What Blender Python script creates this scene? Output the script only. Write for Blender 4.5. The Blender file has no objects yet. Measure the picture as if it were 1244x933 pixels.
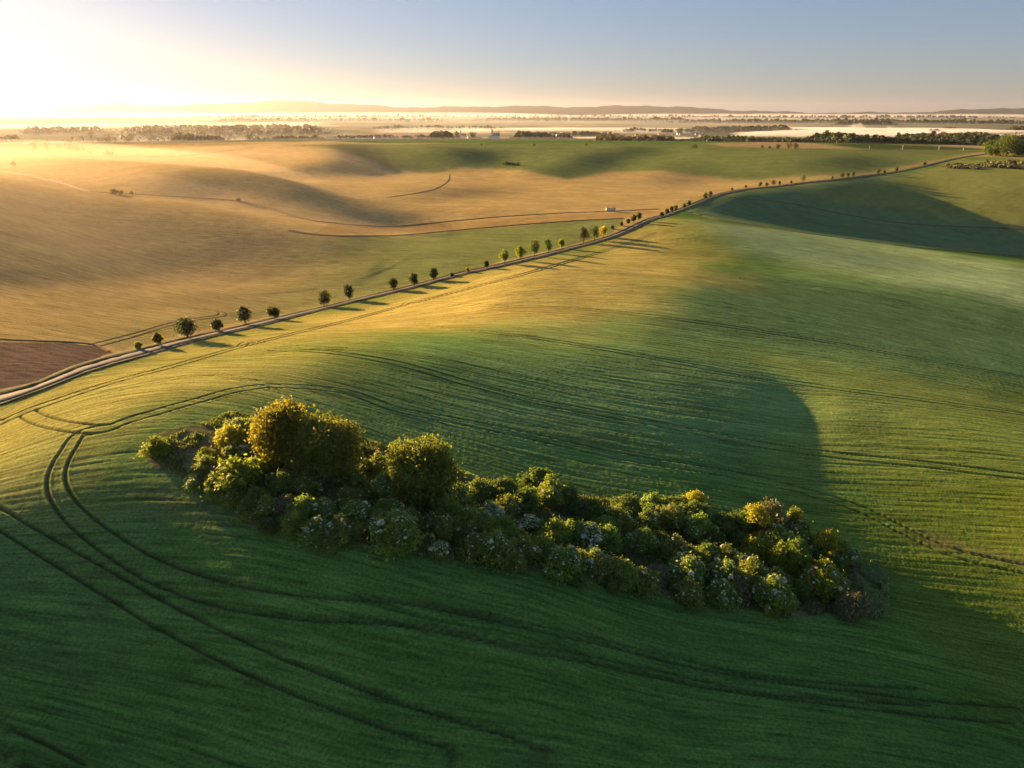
import bpy, math, random
import numpy as np
from mathutils import Vector, Matrix
C = bpy.context.scene
col = C.collection
rad = math.radians

# ------------------------------------------------------------------ camera, sky, sun, exposure
CAM_H = 50.0
PITCH = rad(21.17)
FPX, CX, CY = 856.0, 622.0, 466.5
cam = bpy.data.cameras.new('camera')
cam.sensor_width = 36.0
cam.lens = 36.0 * FPX / 1244.0
cam.clip_start = 0.5
cam.clip_end = 90000.0
cam_o = bpy.data.objects.new('camera', cam)
cam_o.location = (0, 0, CAM_H)
cam_o.rotation_euler = (rad(90) - PITCH, 0, 0)
col.objects.link(cam_o)
C.camera = cam_o

SUN_AZ = rad(50.0)          # the sun stands this far to the left of the view
SUN_EL = rad(9.0)
SUN_DIR = Vector((-math.sin(SUN_AZ) * math.cos(SUN_EL), math.cos(SUN_AZ) * math.cos(SUN_EL), math.sin(SUN_EL)))
w = bpy.data.worlds.new('World')
C.world = w
w.use_nodes = True
nt = w.node_tree
nt.nodes.clear()
sky = nt.nodes.new('ShaderNodeTexSky')
sky.sky_type = 'NISHITA'
sky.sun_disc = False
sky.sun_elevation = SUN_EL
sky.sun_rotation = -SUN_AZ
sky.altitude = 200
sky.air_density = 1.03
sky.dust_density = 0.2
sky.ozone_density = 3.0
bg = nt.nodes.new('ShaderNodeBackground')
bg.inputs['Strength'].default_value = 0.05
wo = nt.nodes.new('ShaderNodeOutputWorld')
tint = nt.nodes.new('ShaderNodeVectorMath'); tint.operation = 'MULTIPLY'; tint.inputs[1].default_value = (0.92, 0.935, 1.14)
gam = nt.nodes.new('ShaderNodeGamma'); gam.inputs['Gamma'].default_value = 0.66
nt.links.new(sky.outputs[0], gam.inputs['Color']); nt.links.new(gam.outputs[0], tint.inputs[0]); nt.links.new(tint.outputs[0], bg.inputs['Color'])
nt.links.new(bg.outputs[0], wo.inputs['Surface'])

sl = bpy.data.lights.new('sun', 'SUN')
sl.energy = 5.0
sl.angle = rad(0.6)
sl.color = (1.0, 0.635, 0.27)
so = bpy.data.objects.new('sun', sl)
so.rotation_euler = SUN_DIR.to_track_quat('Z', 'Y').to_euler()
so.location = (0, 0, 300)
col.objects.link(so)

C.view_settings.view_transform = 'Standard'
C.view_settings.look = 'None'
C.view_settings.exposure = 2.02
C.view_settings.gamma = 1.0
C.view_settings.use_curve_mapping = False
C.render.engine = 'CYCLES'
C.cycles.use_denoising = True
C.cycles.max_bounces = 5
C.cycles.diffuse_bounces = 2
C.cycles.transmission_bounces = 3
C.cycles.volume_bounces = 0
C.cycles.transparent_max_bounces = 6
C.cycles.sample_clamp_indirect = 4

# ------------------------------------------------------------------ relief of the land (metres)
NA, NR = 56, 60
AZ0, AZ1 = rad(-100), rad(64)
LR0, LR1 = math.log(22), math.log(1900)
RELIEF = np.array('''0 0 0 0 0 0 0 0 0 0 0 0 0 0 0 0 0 0 0 0 0 0 0 0 0 0 0 0 0 0 0 0 0 0 0 0 0 0 0 0 0 0 0 0 0 0 0 0 0 0 0 0 0 0 0 0 0 0 0 0 0 0 0 0 0 0 0 0 0 0 0 0 0 0 0 0 0 0 0 0 0 0 0 0 0 0 0 0 0 0 0 0 0 0 0 0 0 0 0 0 0 0 0 0 0 0 0 0 0 0 0 0 0 0 0 0 0 0 0 0 0 0 0 0 0 0 0 0 0 0 0 0 0 0 0 0 0 0 0 0 0 0 0 0 0 0 0 0 0 0 0 0 0 0 0 0 0 0 0 0 0 0 0 0 0 0 0 0 0 0 0 0 0 0 0 0 0 0 0 0 0 0 0 0 0 0 0 0 0 0 0 0 0 0 0 0 0 0 0 0 0 0 0 0 0 0 0 0 0 0 0 0 0 0 0 0 0 0 0 0 0 0 0 0 0 0 0 0 0 0 0 0 0 0 0 0 0 0 0 0 0 0 0 0 0 0 0 0 0 0 0 0 0 0 0 0 0 0 0 0 0 0 0 0 0 0 0 0 0 0 0 0 0 0 0 0 0 0 0 0 0 0 0 0 0 0 0 0 0 0 0 0 0 0 0 0 0 0 0 0 0 0 0 0 0 0 0 0 0 0 0 0 0 0 0 0 0 0 0 0 0 0 0 0 0 0 0 0 0 0 0 0 0 0 0 0 0 0 0 0 0 0 0 0 0 0 0 0 0 0 0 0 0 0 0 0 0 0 0 0 0 0 0 -1 -1 -1 -1 0 0 0 0 0 0 0 -1 -1 -1 0 0 0 0 0 0 0 0 0 0 0 0 0 0 0 0 0 0 0 0 0 0 0 0 0 0 0 0 0 0 0 0 0 0 0 0 0 0 0 0 0 0 0 0 -1 -1 -2 -2 -3 -2 -2 -1 -1 0 0 0 -1 -1 -1 -1 -1 -1 0 0 0 0 0 0 0 0 0 0 0 0 0 0 0 0 0 0 0 0 0 0 0 0 0 0 0 0 0 0 0 0 0 0 0 0 0 0 0 0 0 0 -1 -3 -4 -5 -6 -5 -4 -3 -2 -1 0 0 0 0 -1 -1 -1 -1 -1 0 0 0 0 0 0 0 0 0 0 0 0 0 0 0 0 0 0 0 0 0 0 0 0 0 0 0 0 0 0 0 0 0 0 0 0 0 0 0 0 -1 -2 -4 -7 -9 -10 -9 -7 -5 -3 -1 0 1 1 1 0 0 -1 -1 -1 -1 -1 0 0 0 0 0 0 0 0 0 0 0 0 0 0 0 0 0 0 0 0 0 0 0 0 0 0 0 0 0 0 0 0 0 0 0 0 0 0 -1 -3 -6 -10 -13 -15 -14 -11 -7 -4 -1 1 2 3 3 2 2 1 0 -1 -1 -1 -1 0 0 0 0 0 0 0 0 -1 -1 -1 -1 -1 -1 -1 -1 -1 -1 -1 -1 -1 0 0 0 0 0 0 0 0 0 0 0 0 0 0 0 0 -1 -3 -8 -12 -17 -19 -18 -14 -9 -5 -1 3 5 7 8 7 5 3 1 -1 -2 -2 -2 -1 -1 0 0 0 -1 -1 -1 -1 -2 -2 -2 -2 -2 -2 -2 -2 -3 -3 -2 -2 -2 -1 0 0 0 0 0 0 0 0 0 0 0 0 0 0 -1 -4 -9 -14 -18 -21 -20 -16 -11 -5 0 5 9 12 14 14 12 8 5 1 -1 -2 -2 -2 -1 -1 -1 -1 -2 -2 -2 -3 -3 -3 -4 -4 -4 -5 -5 -5 -5 -5 -5 -4 -4 -3 -1 0 0 0 0 0 0 0 0 0 0 0 0 0 -1 -4 -9 -15 -19 -21 -20 -16 -11 -5 0 6 12 18 21 22 20 16 11 5 1 -2 -3 -3 -3 -2 -3 -3 -3 -3 -4 -4 -4 -5 -5 -6 -7 -7 -8 -8 -8 -8 -7 -7 -6 -5 -2 0 0 0 0 0 0 0 0 0 0 0 0 0 -2 -5 -9 -15 -19 -21 -19 -16 -11 -5 0 7 14 21 27 30 30 27 21 13 6 1 -2 -4 -4 -4 -4 -4 -4 -4 -4 -4 -5 -5 -6 -7 -7 -8 -9 -9 -9 -8 -8 -8 -8 -6 -3 0 0 0 0 0 0 0 0 0 0 0 0 0 -2 -5 -9 -14 -18 -20 -18 -15 -10 -5 0 6 14 22 29 36 39 38 34 26 16 7 1 -3 -5 -6 -6 -5 -4 -3 -2 -2 -2 -2 -2 -3 -4 -5 -5 -5 -5 -4 -4 -4 -5 -5 -3 -1 0 0 0 0 0 0 0 0 0 0 0 0 -2 -5 -9 -14 -18 -19 -17 -14 -9 -5 -1 5 11 19 28 37 44 49 48 42 31 18 7 -1 -4 -5 -4 -2 0 3 5 7 8 8 9 9 10 9 9 9 10 10 11 10 7 4 1 0 0 0 0 0 0 0 0 0 0 0 0 0 -2 -5 -9 -14 -17 -18 -16 -12 -9 -5 -1 2 7 14 22 33 45 55 60 59 49 34 18 5 0 0 3 7 12 17 21 25 28 30 33 36 38 41 42 42 42 41 40 40 37 29 14 1 -1 0 0 0 0 0 0 0 0 0 0 0 -2 -4 -9 -13 -16 -17 -15 -12 -8 -5 -2 0 4 9 16 28 42 57 69 74 69 53 32 16 11 13 19 27 34 40 47 53 60 66 71 78 86 94 99 99 96 90 88 89 89 77 46 6 -2 -1 0 0 0 0 0 0 0 0 0 0 -2 -4 -8 -12 -15 -16 -14 -11 -7 -4 -2 -1 1 5 12 23 39 57 74 84 84 70 50 34 32 39 48 57 65 72 79 89 100 110 120 131 146 163 175 175 166 154 148 150 155 145 102 25 3 1 0 0 0 0 0 0 0 0 0 0 -1 -4 -7 -11 -14 -14 -13 -10 -7 -4 -3 -1 0 4 11 22 39 59 78 91 94 84 70 59 64 74 84 91 98 102 103 114 129 142 156 173 193 219 241 239 225 210 199 198 199 188 156 81 44 29 16 7 1 0 0 0 0 0 0 0 -1 -3 -6 -10 -12 -13 -12 -9 -6 -4 -2 -1 1 6 14 27 46 67 86 100 103 99 92 88 99 104 108 107 105 100 89 91 105 117 133 153 173 193 215 219 209 205 197 180 151 116 88 79 77 74 50 21 1 0 0 0 0 0 0 0 -1 -3 -6 -9 -11 -12 -11 -9 -6 -4 -2 1 5 12 23 39 59 80 99 112 117 115 111 108 113 108 102 94 83 73 62 54 69 82 97 108 117 123 122 139 164 155 132 105 87 83 91 94 89 74 40 1 -10 -1 0 0 0 0 0 0 -1 -2 -5 -8 -10 -11 -10 -8 -6 -3 0 4 11 22 37 56 76 97 114 126 130 128 121 109 100 94 82 71 60 50 44 34 41 49 48 47 46 46 71 113 110 92 85 95 113 126 125 106 77 49 15 -21 -18 -1 0 0 0 0 0 0 -1 -2 -5 -8 -10 -11 -10 -8 -5 -2 2 9 20 36 54 75 95 112 126 135 138 133 122 108 88 72 63 53 44 37 28 16 -4 -11 -13 -15 -2 40 108 111 93 104 131 149 149 131 101 64 38 27 6 -20 -16 -1 0 0 0 0 0 0 -1 -3 -5 -8 -10 -11 -10 -8 -5 -1 6 16 32 51 73 93 109 122 132 137 138 132 119 103 85 64 47 42 34 22 7 -12 -30 -56 
-60 -32 22 97 110 51 104 168 163 153 125 93 57 37 35 33 12 -15 -12 -1 0 0 0 0 0 0 -1 -3 -6 -9 -11 -12 -10 -8 -4 1 10 24 44 66 88 105 117 125 130 133 132 126 114 98 81 65 47 29 18 2 -19 -41 -58 -74 -57 5 77 91 37 26 139 180 145 125 88 51 38 45 42 35 12 -5 -1 0 0 0 0 0 0 0 -2 -4 -7 -10 -12 -12 -11 -8 -3 4 15 32 54 77 97 111 118 122 123 122 120 116 109 96 81 65 48 25 -1 -25 -43 -61 -66 -68 -27 46 65 32 9 76 167 147 113 75 32 48 65 57 46 39 24 28 17 1 0 0 0 0 0 0 -2 -4 -7 -11 -12 -12 -10 -7 -2 6 20 39 62 84 101 111 114 114 112 109 106 103 101 97 84 66 45 21 -6 -34 -59 -68 -57 -48 12 53 33 2 24 106 114 51 25 -11 80 71 50 40 35 47 54 64 26 1 -1 0 0 0 0 0 -2 -4 -8 -11 -12 -12 -10 -6 0 9 24 45 68 88 101 107 107 104 100 96 92 91 93 93 84 65 41 16 -9 -32 -54 -59 -38 -21 41 37 -2 -24 26 47 -8 -15 5 4 -6 74 81 81 89 106 110 72 17 0 0 0 0 0 0 0 -2 -5 -8 -11 -12 -12 -9 -5 1 12 29 49 71 89 99 101 98 93 87 83 81 82 85 88 81 62 38 14 -8 -27 -43 -42 -15 8 24 -6 -40 -50 5 -24 -14 15 14 -20 -45 -74 -90 -110 -86 -41 9 0 -6 -1 0 0 0 0 0 0 -2 -4 -8 -11 -12 -12 -9 -4 3 15 32 53 73 88 94 93 88 81 75 71 71 74 78 84 78 58 37 16 -3 -16 -25 -22 7 22 3 -30 -42 -65 -28 -25 18 21 -13 -30 -49 -80 -112 -155 -64 69 74 9 -9 -1 0 0 0 0 0 0 -2 -4 -7 -10 -11 -11 -8 -4 4 17 35 56 74 86 88 84 77 69 64 62 63 67 72 76 71 57 38 20 5 -3 -5 0 21 11 -16 -36 -55 -49 -15 -1 -22 -2 -16 -40 -69 -97 -120 -126 5 85 16 -21 -10 0 0 0 0 0 0 0 -2 -4 -6 -9 -10 -10 -7 -3 5 18 36 57 74 82 82 75 66 58 54 53 56 60 65 67 63 55 43 28 21 20 19 16 19 -3 -27 -45 -51 -24 1 -9 -21 -47 -39 -54 -82 -109 -135 -94 -93 -35 16 -5 0 0 0 0 0 0 0 0 -2 -3 -5 -7 -8 -8 -6 -2 5 17 34 53 69 76 73 65 56 49 45 45 49 53 57 58 58 49 43 28 18 23 30 28 10 -16 -35 -47 -38 -6 2 -14 -31 -36 -52 -69 -93 -113 -92 -49 -41 19 34 -3 -2 0 0 0 0 0 0 0 -1 -2 -4 -5 -6 -6 -5 -2 4 14 29 46 60 66 63 55 46 40 37 38 42 46 48 49 55 46 36 25 19 23 28 26 6 -19 -39 -45 -21 6 -2 -24 -31 -41 -53 -74 -99 -106 -149 -66 23 34 27 0 -5 0 0 0 0 0 0 0 -1 -2 -3 -4 -5 -5 -4 -1 3 11 23 36 48 54 52 45 37 32 30 31 35 38 40 42 49 44 30 19 19 25 27 17 -5 -23 -34 -36 -4 10 -11 -25 -28 -41 -60 -84 -95 -125 -119 -105 -85 73 51 -1 -8 -1 0 0 0 0 0 0 -1 -1 -2 -3 -3 -3 -3 -1 2 8 16 26 36 41 41 36 29 25 23 25 27 30 31 36 40 39 26 19 21 25 22 7 -17 -29 -35 -25 7 6 -21 -24 -35 -50 -65 -82 -106 -128 -90 -72 -18 -17 -4 -18 -8 0 0 0 0 0 0 0 0 -1 -1 -2 -2 -2 -2 -1 1 5 11 18 26 30 31 27 22 18 17 18 19 21 23 30 32 30 15 9 15 21 16 -2 -24 -31 -40 -13 19 -1 -20 -16 -23 -44 -67 -92 -122 -153 -133 -60 -8 34 13 -19 -10 0 0 0 0 0 0 0 0 0 -1 -1 -1 -1 -1 -1 0 3 6 12 17 22 23 20 16 12 10 10 11 11 15 20 23 20 6 -1 4 6 -3 -22 -39 -37 -42 -14 -1 -26 -32 -76 -85 -69 -71 -83 -118 -135 -119 -39 17 31 7 -15 -7 0 0 0 0 0 0 0 0 0 0 -1 -1 -1 -1 -1 0 1 4 7 11 14 15 13 10 6 3 2 1 2 6 11 14 8 -4 -10 -7 -8 -22 -42 -56 -44 -52 -22 -22 -37 -62 -109 -134 -186 -202 -172 -193 -112 -106 -7 40 39 12 -12 -6 0 0 0 0 0 0 0 0 0 0 0 0 0 0 0 0 0 2 4 6 8 9 7 4 0 -4 -7 -9 -8 -7 -7 -4 -1 -10 -21 -19 -24 -40 -61 -71 -50 -55 -33 -39 -54 -94 -148 -174 -203 -234 -268 -310 -135 -67 -26 38 38 10 -9 -4 0 0 0 0 0 0 0 0 0 0 0 0 0 0 0 0 0 1 1 2 3 3 1 -3 -7 -11 -15 -17 -16 -12 -6 -1 -4 -18 -30 -31 -40 -58 -79 -86 -58 -58 -50 -51 -63 -116 -162 -210 -236 -261 -301 -321 -250 -83 -71 -39 -5 4 -5 -2 0 0 0 0 0 0 0 0 0 0 1 1 1 1 1 0 0 0 -1 -1 -2 -4 -6 -9 -14 -19 -23 -23 -20 -15 -11 -9 -12 -25 -39 -43 -54 -75 -96 -100 -69 -61 -67 -52 -72 -130 -176 -230 -281 -308 -346 -365 -341 -141 -28 -49 -21 3 0 -2 0 0 0 0 0 0 0 0 0 1 1 2 2 2 2 1 0 -1 -3 -5 -7 -10 -13 -17 -22 -27 -29 -28 -23 -19 -14 -12 -17 -32 -49 -56 -69 -91 -113 -114 -83 -64 -79 -48 -86 -139 -187 -243 -301 -354 -392 -415 -366 -87 -51 -43 2 10 6 0 0 0 0 0 0 0 0 0 0 1 2 2 3 3 3 2 0 -2 -5 -9 -13 -17 -21 -26 -31 -35 -35 -31 -27 -22 -18 -17 -23 -38 -58 -68 -82 -106 -128 -129 -97 -72 -85 -46 -100 -147 -200 -256 -317 -378 -451 -470 -342 -106 -48 -49 -3 13 8 1 0 0 0 0 0 0 0 0 0 1 2 3 4 4 4 3 1 -2 -7 -12 -17 -23 -29 -35 -40 -42 -40 -35 -30 -26 -23 -22 -29 -44 -68 -83 -96 -122 
-145 -144 -117 -77 -97 -46 -102 -151 -202 -260 -319 -385 -440 -532 -400 -64 -74 -53 -10 23 14 2 0 0 0 0 0 0 0 0 0 1 3 4 5 5 5 4 2 -2 -8 -15 -22 -29 -36 -43 -48 -49 -45 -37 -30 -26 -23 -25 -32 -47 -68 -88 -106 -132 -154 -156 -133 -100 -85 -61 -92 -144 -197 -253 -313 -380 -423 -476 -399 -128 -51 -34 -12 8 8 1 0 0 0 0 0 0 0 0 0 1 3 4 6 6 6 5 2 -2 -9 -17 -26 -35 -43 -50 -54 -53 -48 -38 -27 -20 -16 -17 -23 -34 -48 -64 -80 -97 -110 -111 -99 -79 -60 -53 -65 -96 -134 -177 -221 -264 -294 -301 -246 -119 -17 0 0 0 0 0 0 0 0 0 0 0 0 0 0 1 3 5 6 7 7 6 3 -1 -9 -19 -30 -39 -48 -54 -56 -53 -46 -34 -22 -12 -8 -8 -13 -19 -27 -36 -46 -55 -61 -62 -57 -47 -37 -33 -37 -51 -72 -97 -122 -144 -155 -147 -116 -65 -7 2 1 0 0 0 0 0 0 0 0 0 0 0 0 1 3 4 6 6 7 6 4 -1 -9 -20 -32 -43 -50 -54 -53 -48 -38 -27 -15 -6 -2 -2 -4 -7 -11 -16 -20 -23 -25 -25 -24 -21 -18 -16 -17 -20 -28 -39 -49 -56 -57 -50 -37 -21 -3 1 0 0 0 0 0 0 0 0 0 0 0 0 0 1 2 4 5 6 6 6 5 0 -9 -21 -34 -44 -49 -49 -45 -38 -28 -17 -8 -2 1 1 0 -1 -2 -3 -4 -5 -5 -5 -5 -5 -5 -5 -4 -4 -4 -6 -7 -6 -4 -1 1 1 0 0 0 0 0 0 0 0 0 0 0 0 0 0 0 1 2 3 4 5 5 6 4 -1 -10 -22 -33 -40 -43 -40 -34 -26 -17 -9 -3 0 2 2 2 2 2 2 3 3 4 4 3 2 1 1 2 4 6 8 11 14 16 16 13 7 1 0 0 0 0 0 0 0 0 0 0 0 0 0 0 1 2 2 3 4 4 4 2 -3 -12 -22 -30 -34 -33 -28 -22 -15 -8 -3 0 2 2 2 2 2 3 4 5 5 6 6 5 4 4 3 4 5 8 11 14 17 18 17 13 7 1 0 0 0 0 0 0 0 0 0 0 0 0 0 0 0 1 2 2 3 3 2 -1 -6 -13 -21 -26 -26 -23 -17 -11 -6 -1 1 2 2 2 1 1 2 2 3 4 5 5 5 5 4 4 3 4 5 7 9 11 13 13 12 9 4 1 0 0 0 0 0 0 0 0 0 0 0 0 0 0 0 1 1 2 2 2 0 -3 -8 -14 -20 -22 -21 -16 -11 -5 -1 2 3 3 2 1 1 1 1 2 2 3 3 3 3 3 3 3 3 3 4 4 5 6 7 6 5 3 2 0 0 0 0 0 0 0 0 0 0 0 0 0'''.split(), dtype=float) / 10.0

def sst(a, b, x):
    x = np.clip((x - a) / (b - a), 0, 1)
    return x * x * (3 - 2 * x)

HILL_X = [-60, 40, 60, 100, 150, 210, 250, 300, 375, 430, 500, 560, 620, 700, 760, 820, 880, 960, 1040, 1100, 1160, 1300]
HILL_V = [133, 132, 134, 136, 130, 128, 130, 129, 125, 127, 131, 131, 130, 131, 129.5, 132, 135, 136.5, 136, 134, 132, 131]
HILL_AZ = np.arctan((np.array(HILL_X) - CX) / FPX / math.cos(PITCH) * 1.0)

def hill(az, r):
    v = np.interp(az, HILL_AZ, HILL_V)
    top = CAM_H + (135 - v) * 25000 / FPX
    top = top + 14 * np.sin(az * 61) + 9 * np.sin(az * 143 + 1.3) + 5 * np.sin(az * 331)
    return np.exp(-((r - 25000) / 2600.0) ** 2) * ((top - CAM_H) * 1.12 + CAM_H + 45)

def hfar(r):
    return -14 * sst(1250, 1650, r) - 31 * sst(1760, 2800, r) + 4 * sst(900, 1150, r) * (1 - sst(1200, 1500, r))

def height(x, y):
    x = np.asarray(x, float); y = np.asarray(y, float)
    sh = x.shape
    x = x.ravel(); y = y.ravel()
    out = np.empty(x.shape)
    for a in range(0, x.size, 200000):
        xx = x[a:a + 200000]; yy = y[a:a + 200000]
        az = np.arctan2(xx, yy); r = np.hypot(xx, yy) + 1e-6; lr = np.log(r)
        ws = []
        for q, lo, hi, n in ((az, AZ0, AZ1, NA), (lr, LR0, LR1, NR)):
            s = np.clip((q - lo) / (hi - lo), 0, 1) * (n - 3 - 1e-6)
            i = np.floor(s).astype(int); f = s - i
            ws.append((i, ((1 - f) ** 3 / 6, (3 * f ** 3 - 6 * f ** 2 + 4) / 6, (-3 * f ** 3 + 3 * f ** 2 + 3 * f + 1) / 6, f ** 3 / 6)))
        (ia, wa), (ir, wr) = ws
        h = np.zeros(xx.shape)
        for j in range(4):
            for k in range(4):
                h += RELIEF[(ia + j) * NR + ir + k] * wa[j] * wr[k]
        fade = 1 - sst(1200, 1700, r)
        side = sst(rad(-100), rad(-92), az) * (1 - sst(rad(58), rad(64), az))
        h = h * fade * side * sst(6, 26, r) + hfar(r)
        far = r > 12000
        if far.any():
            h[far] += hill(az[far], r[far])
        # gentle swell of the far plain
        h += 7 * sst(3000, 6000, r) * (1 - sst(16000, 22000, r)) * np.sin(xx / 900.0 + 1) * np.sin(yy / 1300.0)
        out[a:a + 200000] = h
    return out.reshape(sh)

cP, sP = math.cos(PITCH), math.sin(PITCH)
MARCH = np.concatenate([np.arange(20, 300, 0.5), np.exp(np.linspace(math.log(300), math.log(34000), 1500))])

def at(u, v):
    """the point of the land seen at photo pixel (u, v)"""
    dx = (u - CX) / FPX; up = (CY - v) / FPX
    d = np.array([dx, cP + up * sP, -sP + up * cP])
    k = math.hypot(d[0], d[1])
    t = MARCH / k
    x, y, z = d[0] * t, d[1] * t, CAM_H + d[2] * t
    g = z - height(x, y)
    i = int(np.argmax(g < 0))
    if g[i] >= 0:
        i = len(t) - 1
    a, b = t[max(i - 1, 0)], t[i]
    for _ in range(24):
        m = (a + b) / 2
        if CAM_H + d[2] * m - float(height(d[0] * m, d[1] * m)) < 0: b = m
        else: a = m
    m = (a + b) / 2
    return np.array([d[0] * m, d[1] * m, CAM_H + d[2] * m])

def depth(p):
    return p[1] * cP - (p[2] - CAM_H) * sP

def smooth(pts, step):
    """Catmull-Rom through world points, resampled"""
    P = np.array(pts, float)
    P = np.vstack([2 * P[0] - P[1], P, 2 * P[-1] - P[-2]])
    out = []
    for i in range(1, len(P) - 2):
        a, b, c, d = P[i - 1:i + 3]
        n = max(2, int(np.hypot(*(c - b)[:2]) / step))
        for t in np.linspace(0, 1, n, endpoint=False):
            out.append(0.5 * ((2 * b) + (c - a) * t + (2 * a - 5 * b + 4 * c - d) * t * t + (-a + 3 * b - 3 * c + d) * t ** 3))
    out.append(P[-2])
    return np.array(out)

def path(px, step=1.5):
    q = smooth([(a, b) for a, b in px], 14.0)          # a smooth line first, then laid on the land
    return smooth([at(*v)[:2] for v in q], step)

# ------------------------------------------------------------------ noise in numpy
def hsh(i, j, seed):
    n = (i.astype(np.int64) * 374761393 + j.astype(np.int64) * 668265263 + seed * 1442695041) & 0xffffffff
    n = ((n ^ (n >> 13)) * 1274126177) & 0xffffffff
    return ((n ^ (n >> 16)) & 0xffff) / 65535.0

def vnoise(x, y, seed=0):
    i = np.floor(x); j = np.floor(y); fx = x - i; fy = y - j
    fx = fx * fx * (3 - 2 * fx); fy = fy * fy * (3 - 2 * fy)
    i = i.astype(np.int64); j = j.astype(np.int64)
    a = hsh(i, j, seed); b = hsh(i + 1, j, seed); c = hsh(i, j + 1, seed); d = hsh(i + 1, j + 1, seed)
    return (a * (1 - fx) + b * fx) * (1 - fy) + (c * (1 - fx) + d * fx) * fy

def fbm(x, y, seed=0, n=4):
    s = 0; a = 1; t = 0
    for k in range(n):
        s = s + a * vnoise(x, y, seed + k * 17); t += a; a *= .5; x = x * 2.03 + 5.1; y = y * 2.03 + 1.7
    return s / t

# ------------------------------------------------------------------ object helpers
def tag(o, label=None, cat=None, group=None, kind=None):
    if label: o['label'] = label
    if cat: o['category'] = cat
    if group: o['group'] = group
    if kind: o['kind'] = kind
    return o

def mesh_np(name, V, Fc, mat=None, smooth_=False):
    """V (n,3), Fc (m,k) -> mesh data"""
    V = np.asarray(V, np.float32); Fc = np.asarray(Fc, np.int32)
    me = bpy.data.meshes.new(name)
    me.vertices.add(len(V)); me.vertices.foreach_set('co', V.ravel())
    k = Fc.shape[1]
    me.loops.add(Fc.size); me.loops.foreach_set('vertex_index', Fc.ravel())
    me.polygons.add(len(Fc))
    me.polygons.foreach_set('loop_start', np.arange(0, Fc.size, k, dtype=np.int32))
    me.update(calc_edges=True)
    if smooth_:
        me.polygons.foreach_set('use_smooth', np.ones(len(Fc), bool))
    if mat: me.materials.append(mat)
    return me

def link(name, data, parent=None, loc=None, rz=0.0, sc=None):
    o = bpy.data.objects.new(name, data)
    col.objects.link(o)
    if parent: o.parent = parent
    if loc is not None: o.location = loc
    if rz: o.rotation_euler = (0, 0, rz)
    if sc is not None: o.scale = sc if hasattr(sc, '__len__') else (sc, sc, sc)
    return o

class MB:
    """collects polygons for one mesh"""
    def __init__(s): s.v = []; s.f = []
    def add(s, vs, fs):
        b = len(s.v); s.v += [tuple(q) for q in vs]; s.f += [tuple(b + i for i in f) for f in fs]
    def box(s, x0, x1, y0, y1, z0, z1):
        s.add([(x0, y0, z0), (x1, y0, z0), (x1, y1, z0), (x0, y1, z0), (x0, y0, z1), (x1, y0, z1), (x1, y1, z1), (x0, y1, z1)],
              [(3, 2, 1, 0), (4, 5, 6, 7), (0, 1, 5, 4), (1, 2, 6, 5), (2, 3, 7, 6), (3, 0, 4, 7)])
    def tube(s, pts, rs, n=7, cap=True):
        pts = [Vector(q) for q in pts]; b = []
        for i, q in enumerate(pts):
            d = (pts[min(i + 1, len(pts) - 1)] - pts[max(i - 1, 0)]).normalized()
            a = d.orthogonal().normalized(); c = d.cross(a)
            for k in range(n):
                t = 2 * math.pi * k / n
                b.append(q + (a * math.cos(t) + c * math.sin(t)) * rs[i])
        f = []
        for i in range(len(pts) - 1):
            for k in range(n):
                f.append((i * n + k, i * n + (k + 1) % n, (i + 1) * n + (k + 1) % n, (i + 1) * n + k))
        if cap: f.append(tuple((len(pts) - 1) * n + k for k in range(n))); f.append(tuple(range(n - 1, -1, -1)))
        s.add(b, f)
    def data(s, name, mat, smooth_=False):
        me = bpy.data.meshes.new(name); me.from_pydata(s.v, [], s.f); me.update()
        if smooth_: me.polygons.foreach_set('use_smooth', np.ones(len(me.polygons), bool))
        me.materials.append(mat)
        return me

# ------------------------------------------------------------------ materials
def mat_new(name):
    m = bpy.data.materials.new(name); m.use_nodes = True
    t = m.node_tree
    for n in list(t.nodes):
        t.nodes.remove(n)
    out = t.nodes.new('ShaderNodeOutputMaterial')
    return m, t, out

def N(t, kind, **kw):
    n = t.nodes.new(kind)
    for k, v in kw.items():
        if k in n.inputs: n.inputs[k].default_value = v
        else: setattr(n, k, v)
    return n

def mat_plain(name, rgb, rough=0.8, noise=0.25, scale=2.0):
    m, t, out = mat_new(name)
    b = N(t, 'ShaderNodeBsdfPrincipled'); b.inputs['Roughness'].default_value = rough
    b.inputs['Specular IOR Level'].default_value = 0.06
    g = N(t, 'ShaderNodeTexCoord'); nz = N(t, 'ShaderNodeTexNoise'); nz.inputs['Scale'].default_value = scale; nz.inputs['Detail'].default_value = 5
    mr = N(t, 'ShaderNodeMapRange'); mr.inputs['To Min'].default_value = 1 - noise; mr.inputs['To Max'].default_value = 1 + noise
    mx = N(t, 'ShaderNodeVectorMath', operation='SCALE'); mx.inputs[0].default_value = rgb
    t.links.new(g.outputs['Object'], nz.inputs['Vector']); t.links.new(nz.outputs['Fac'], mr.inputs['Value'])
    t.links.new(mr.outputs[0], mx.inputs['Scale']); t.links.new(mx.outputs[0], b.inputs['Base Color'])
    t.links.new(b.outputs[0], out.inputs['Surface'])
    return m

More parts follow.
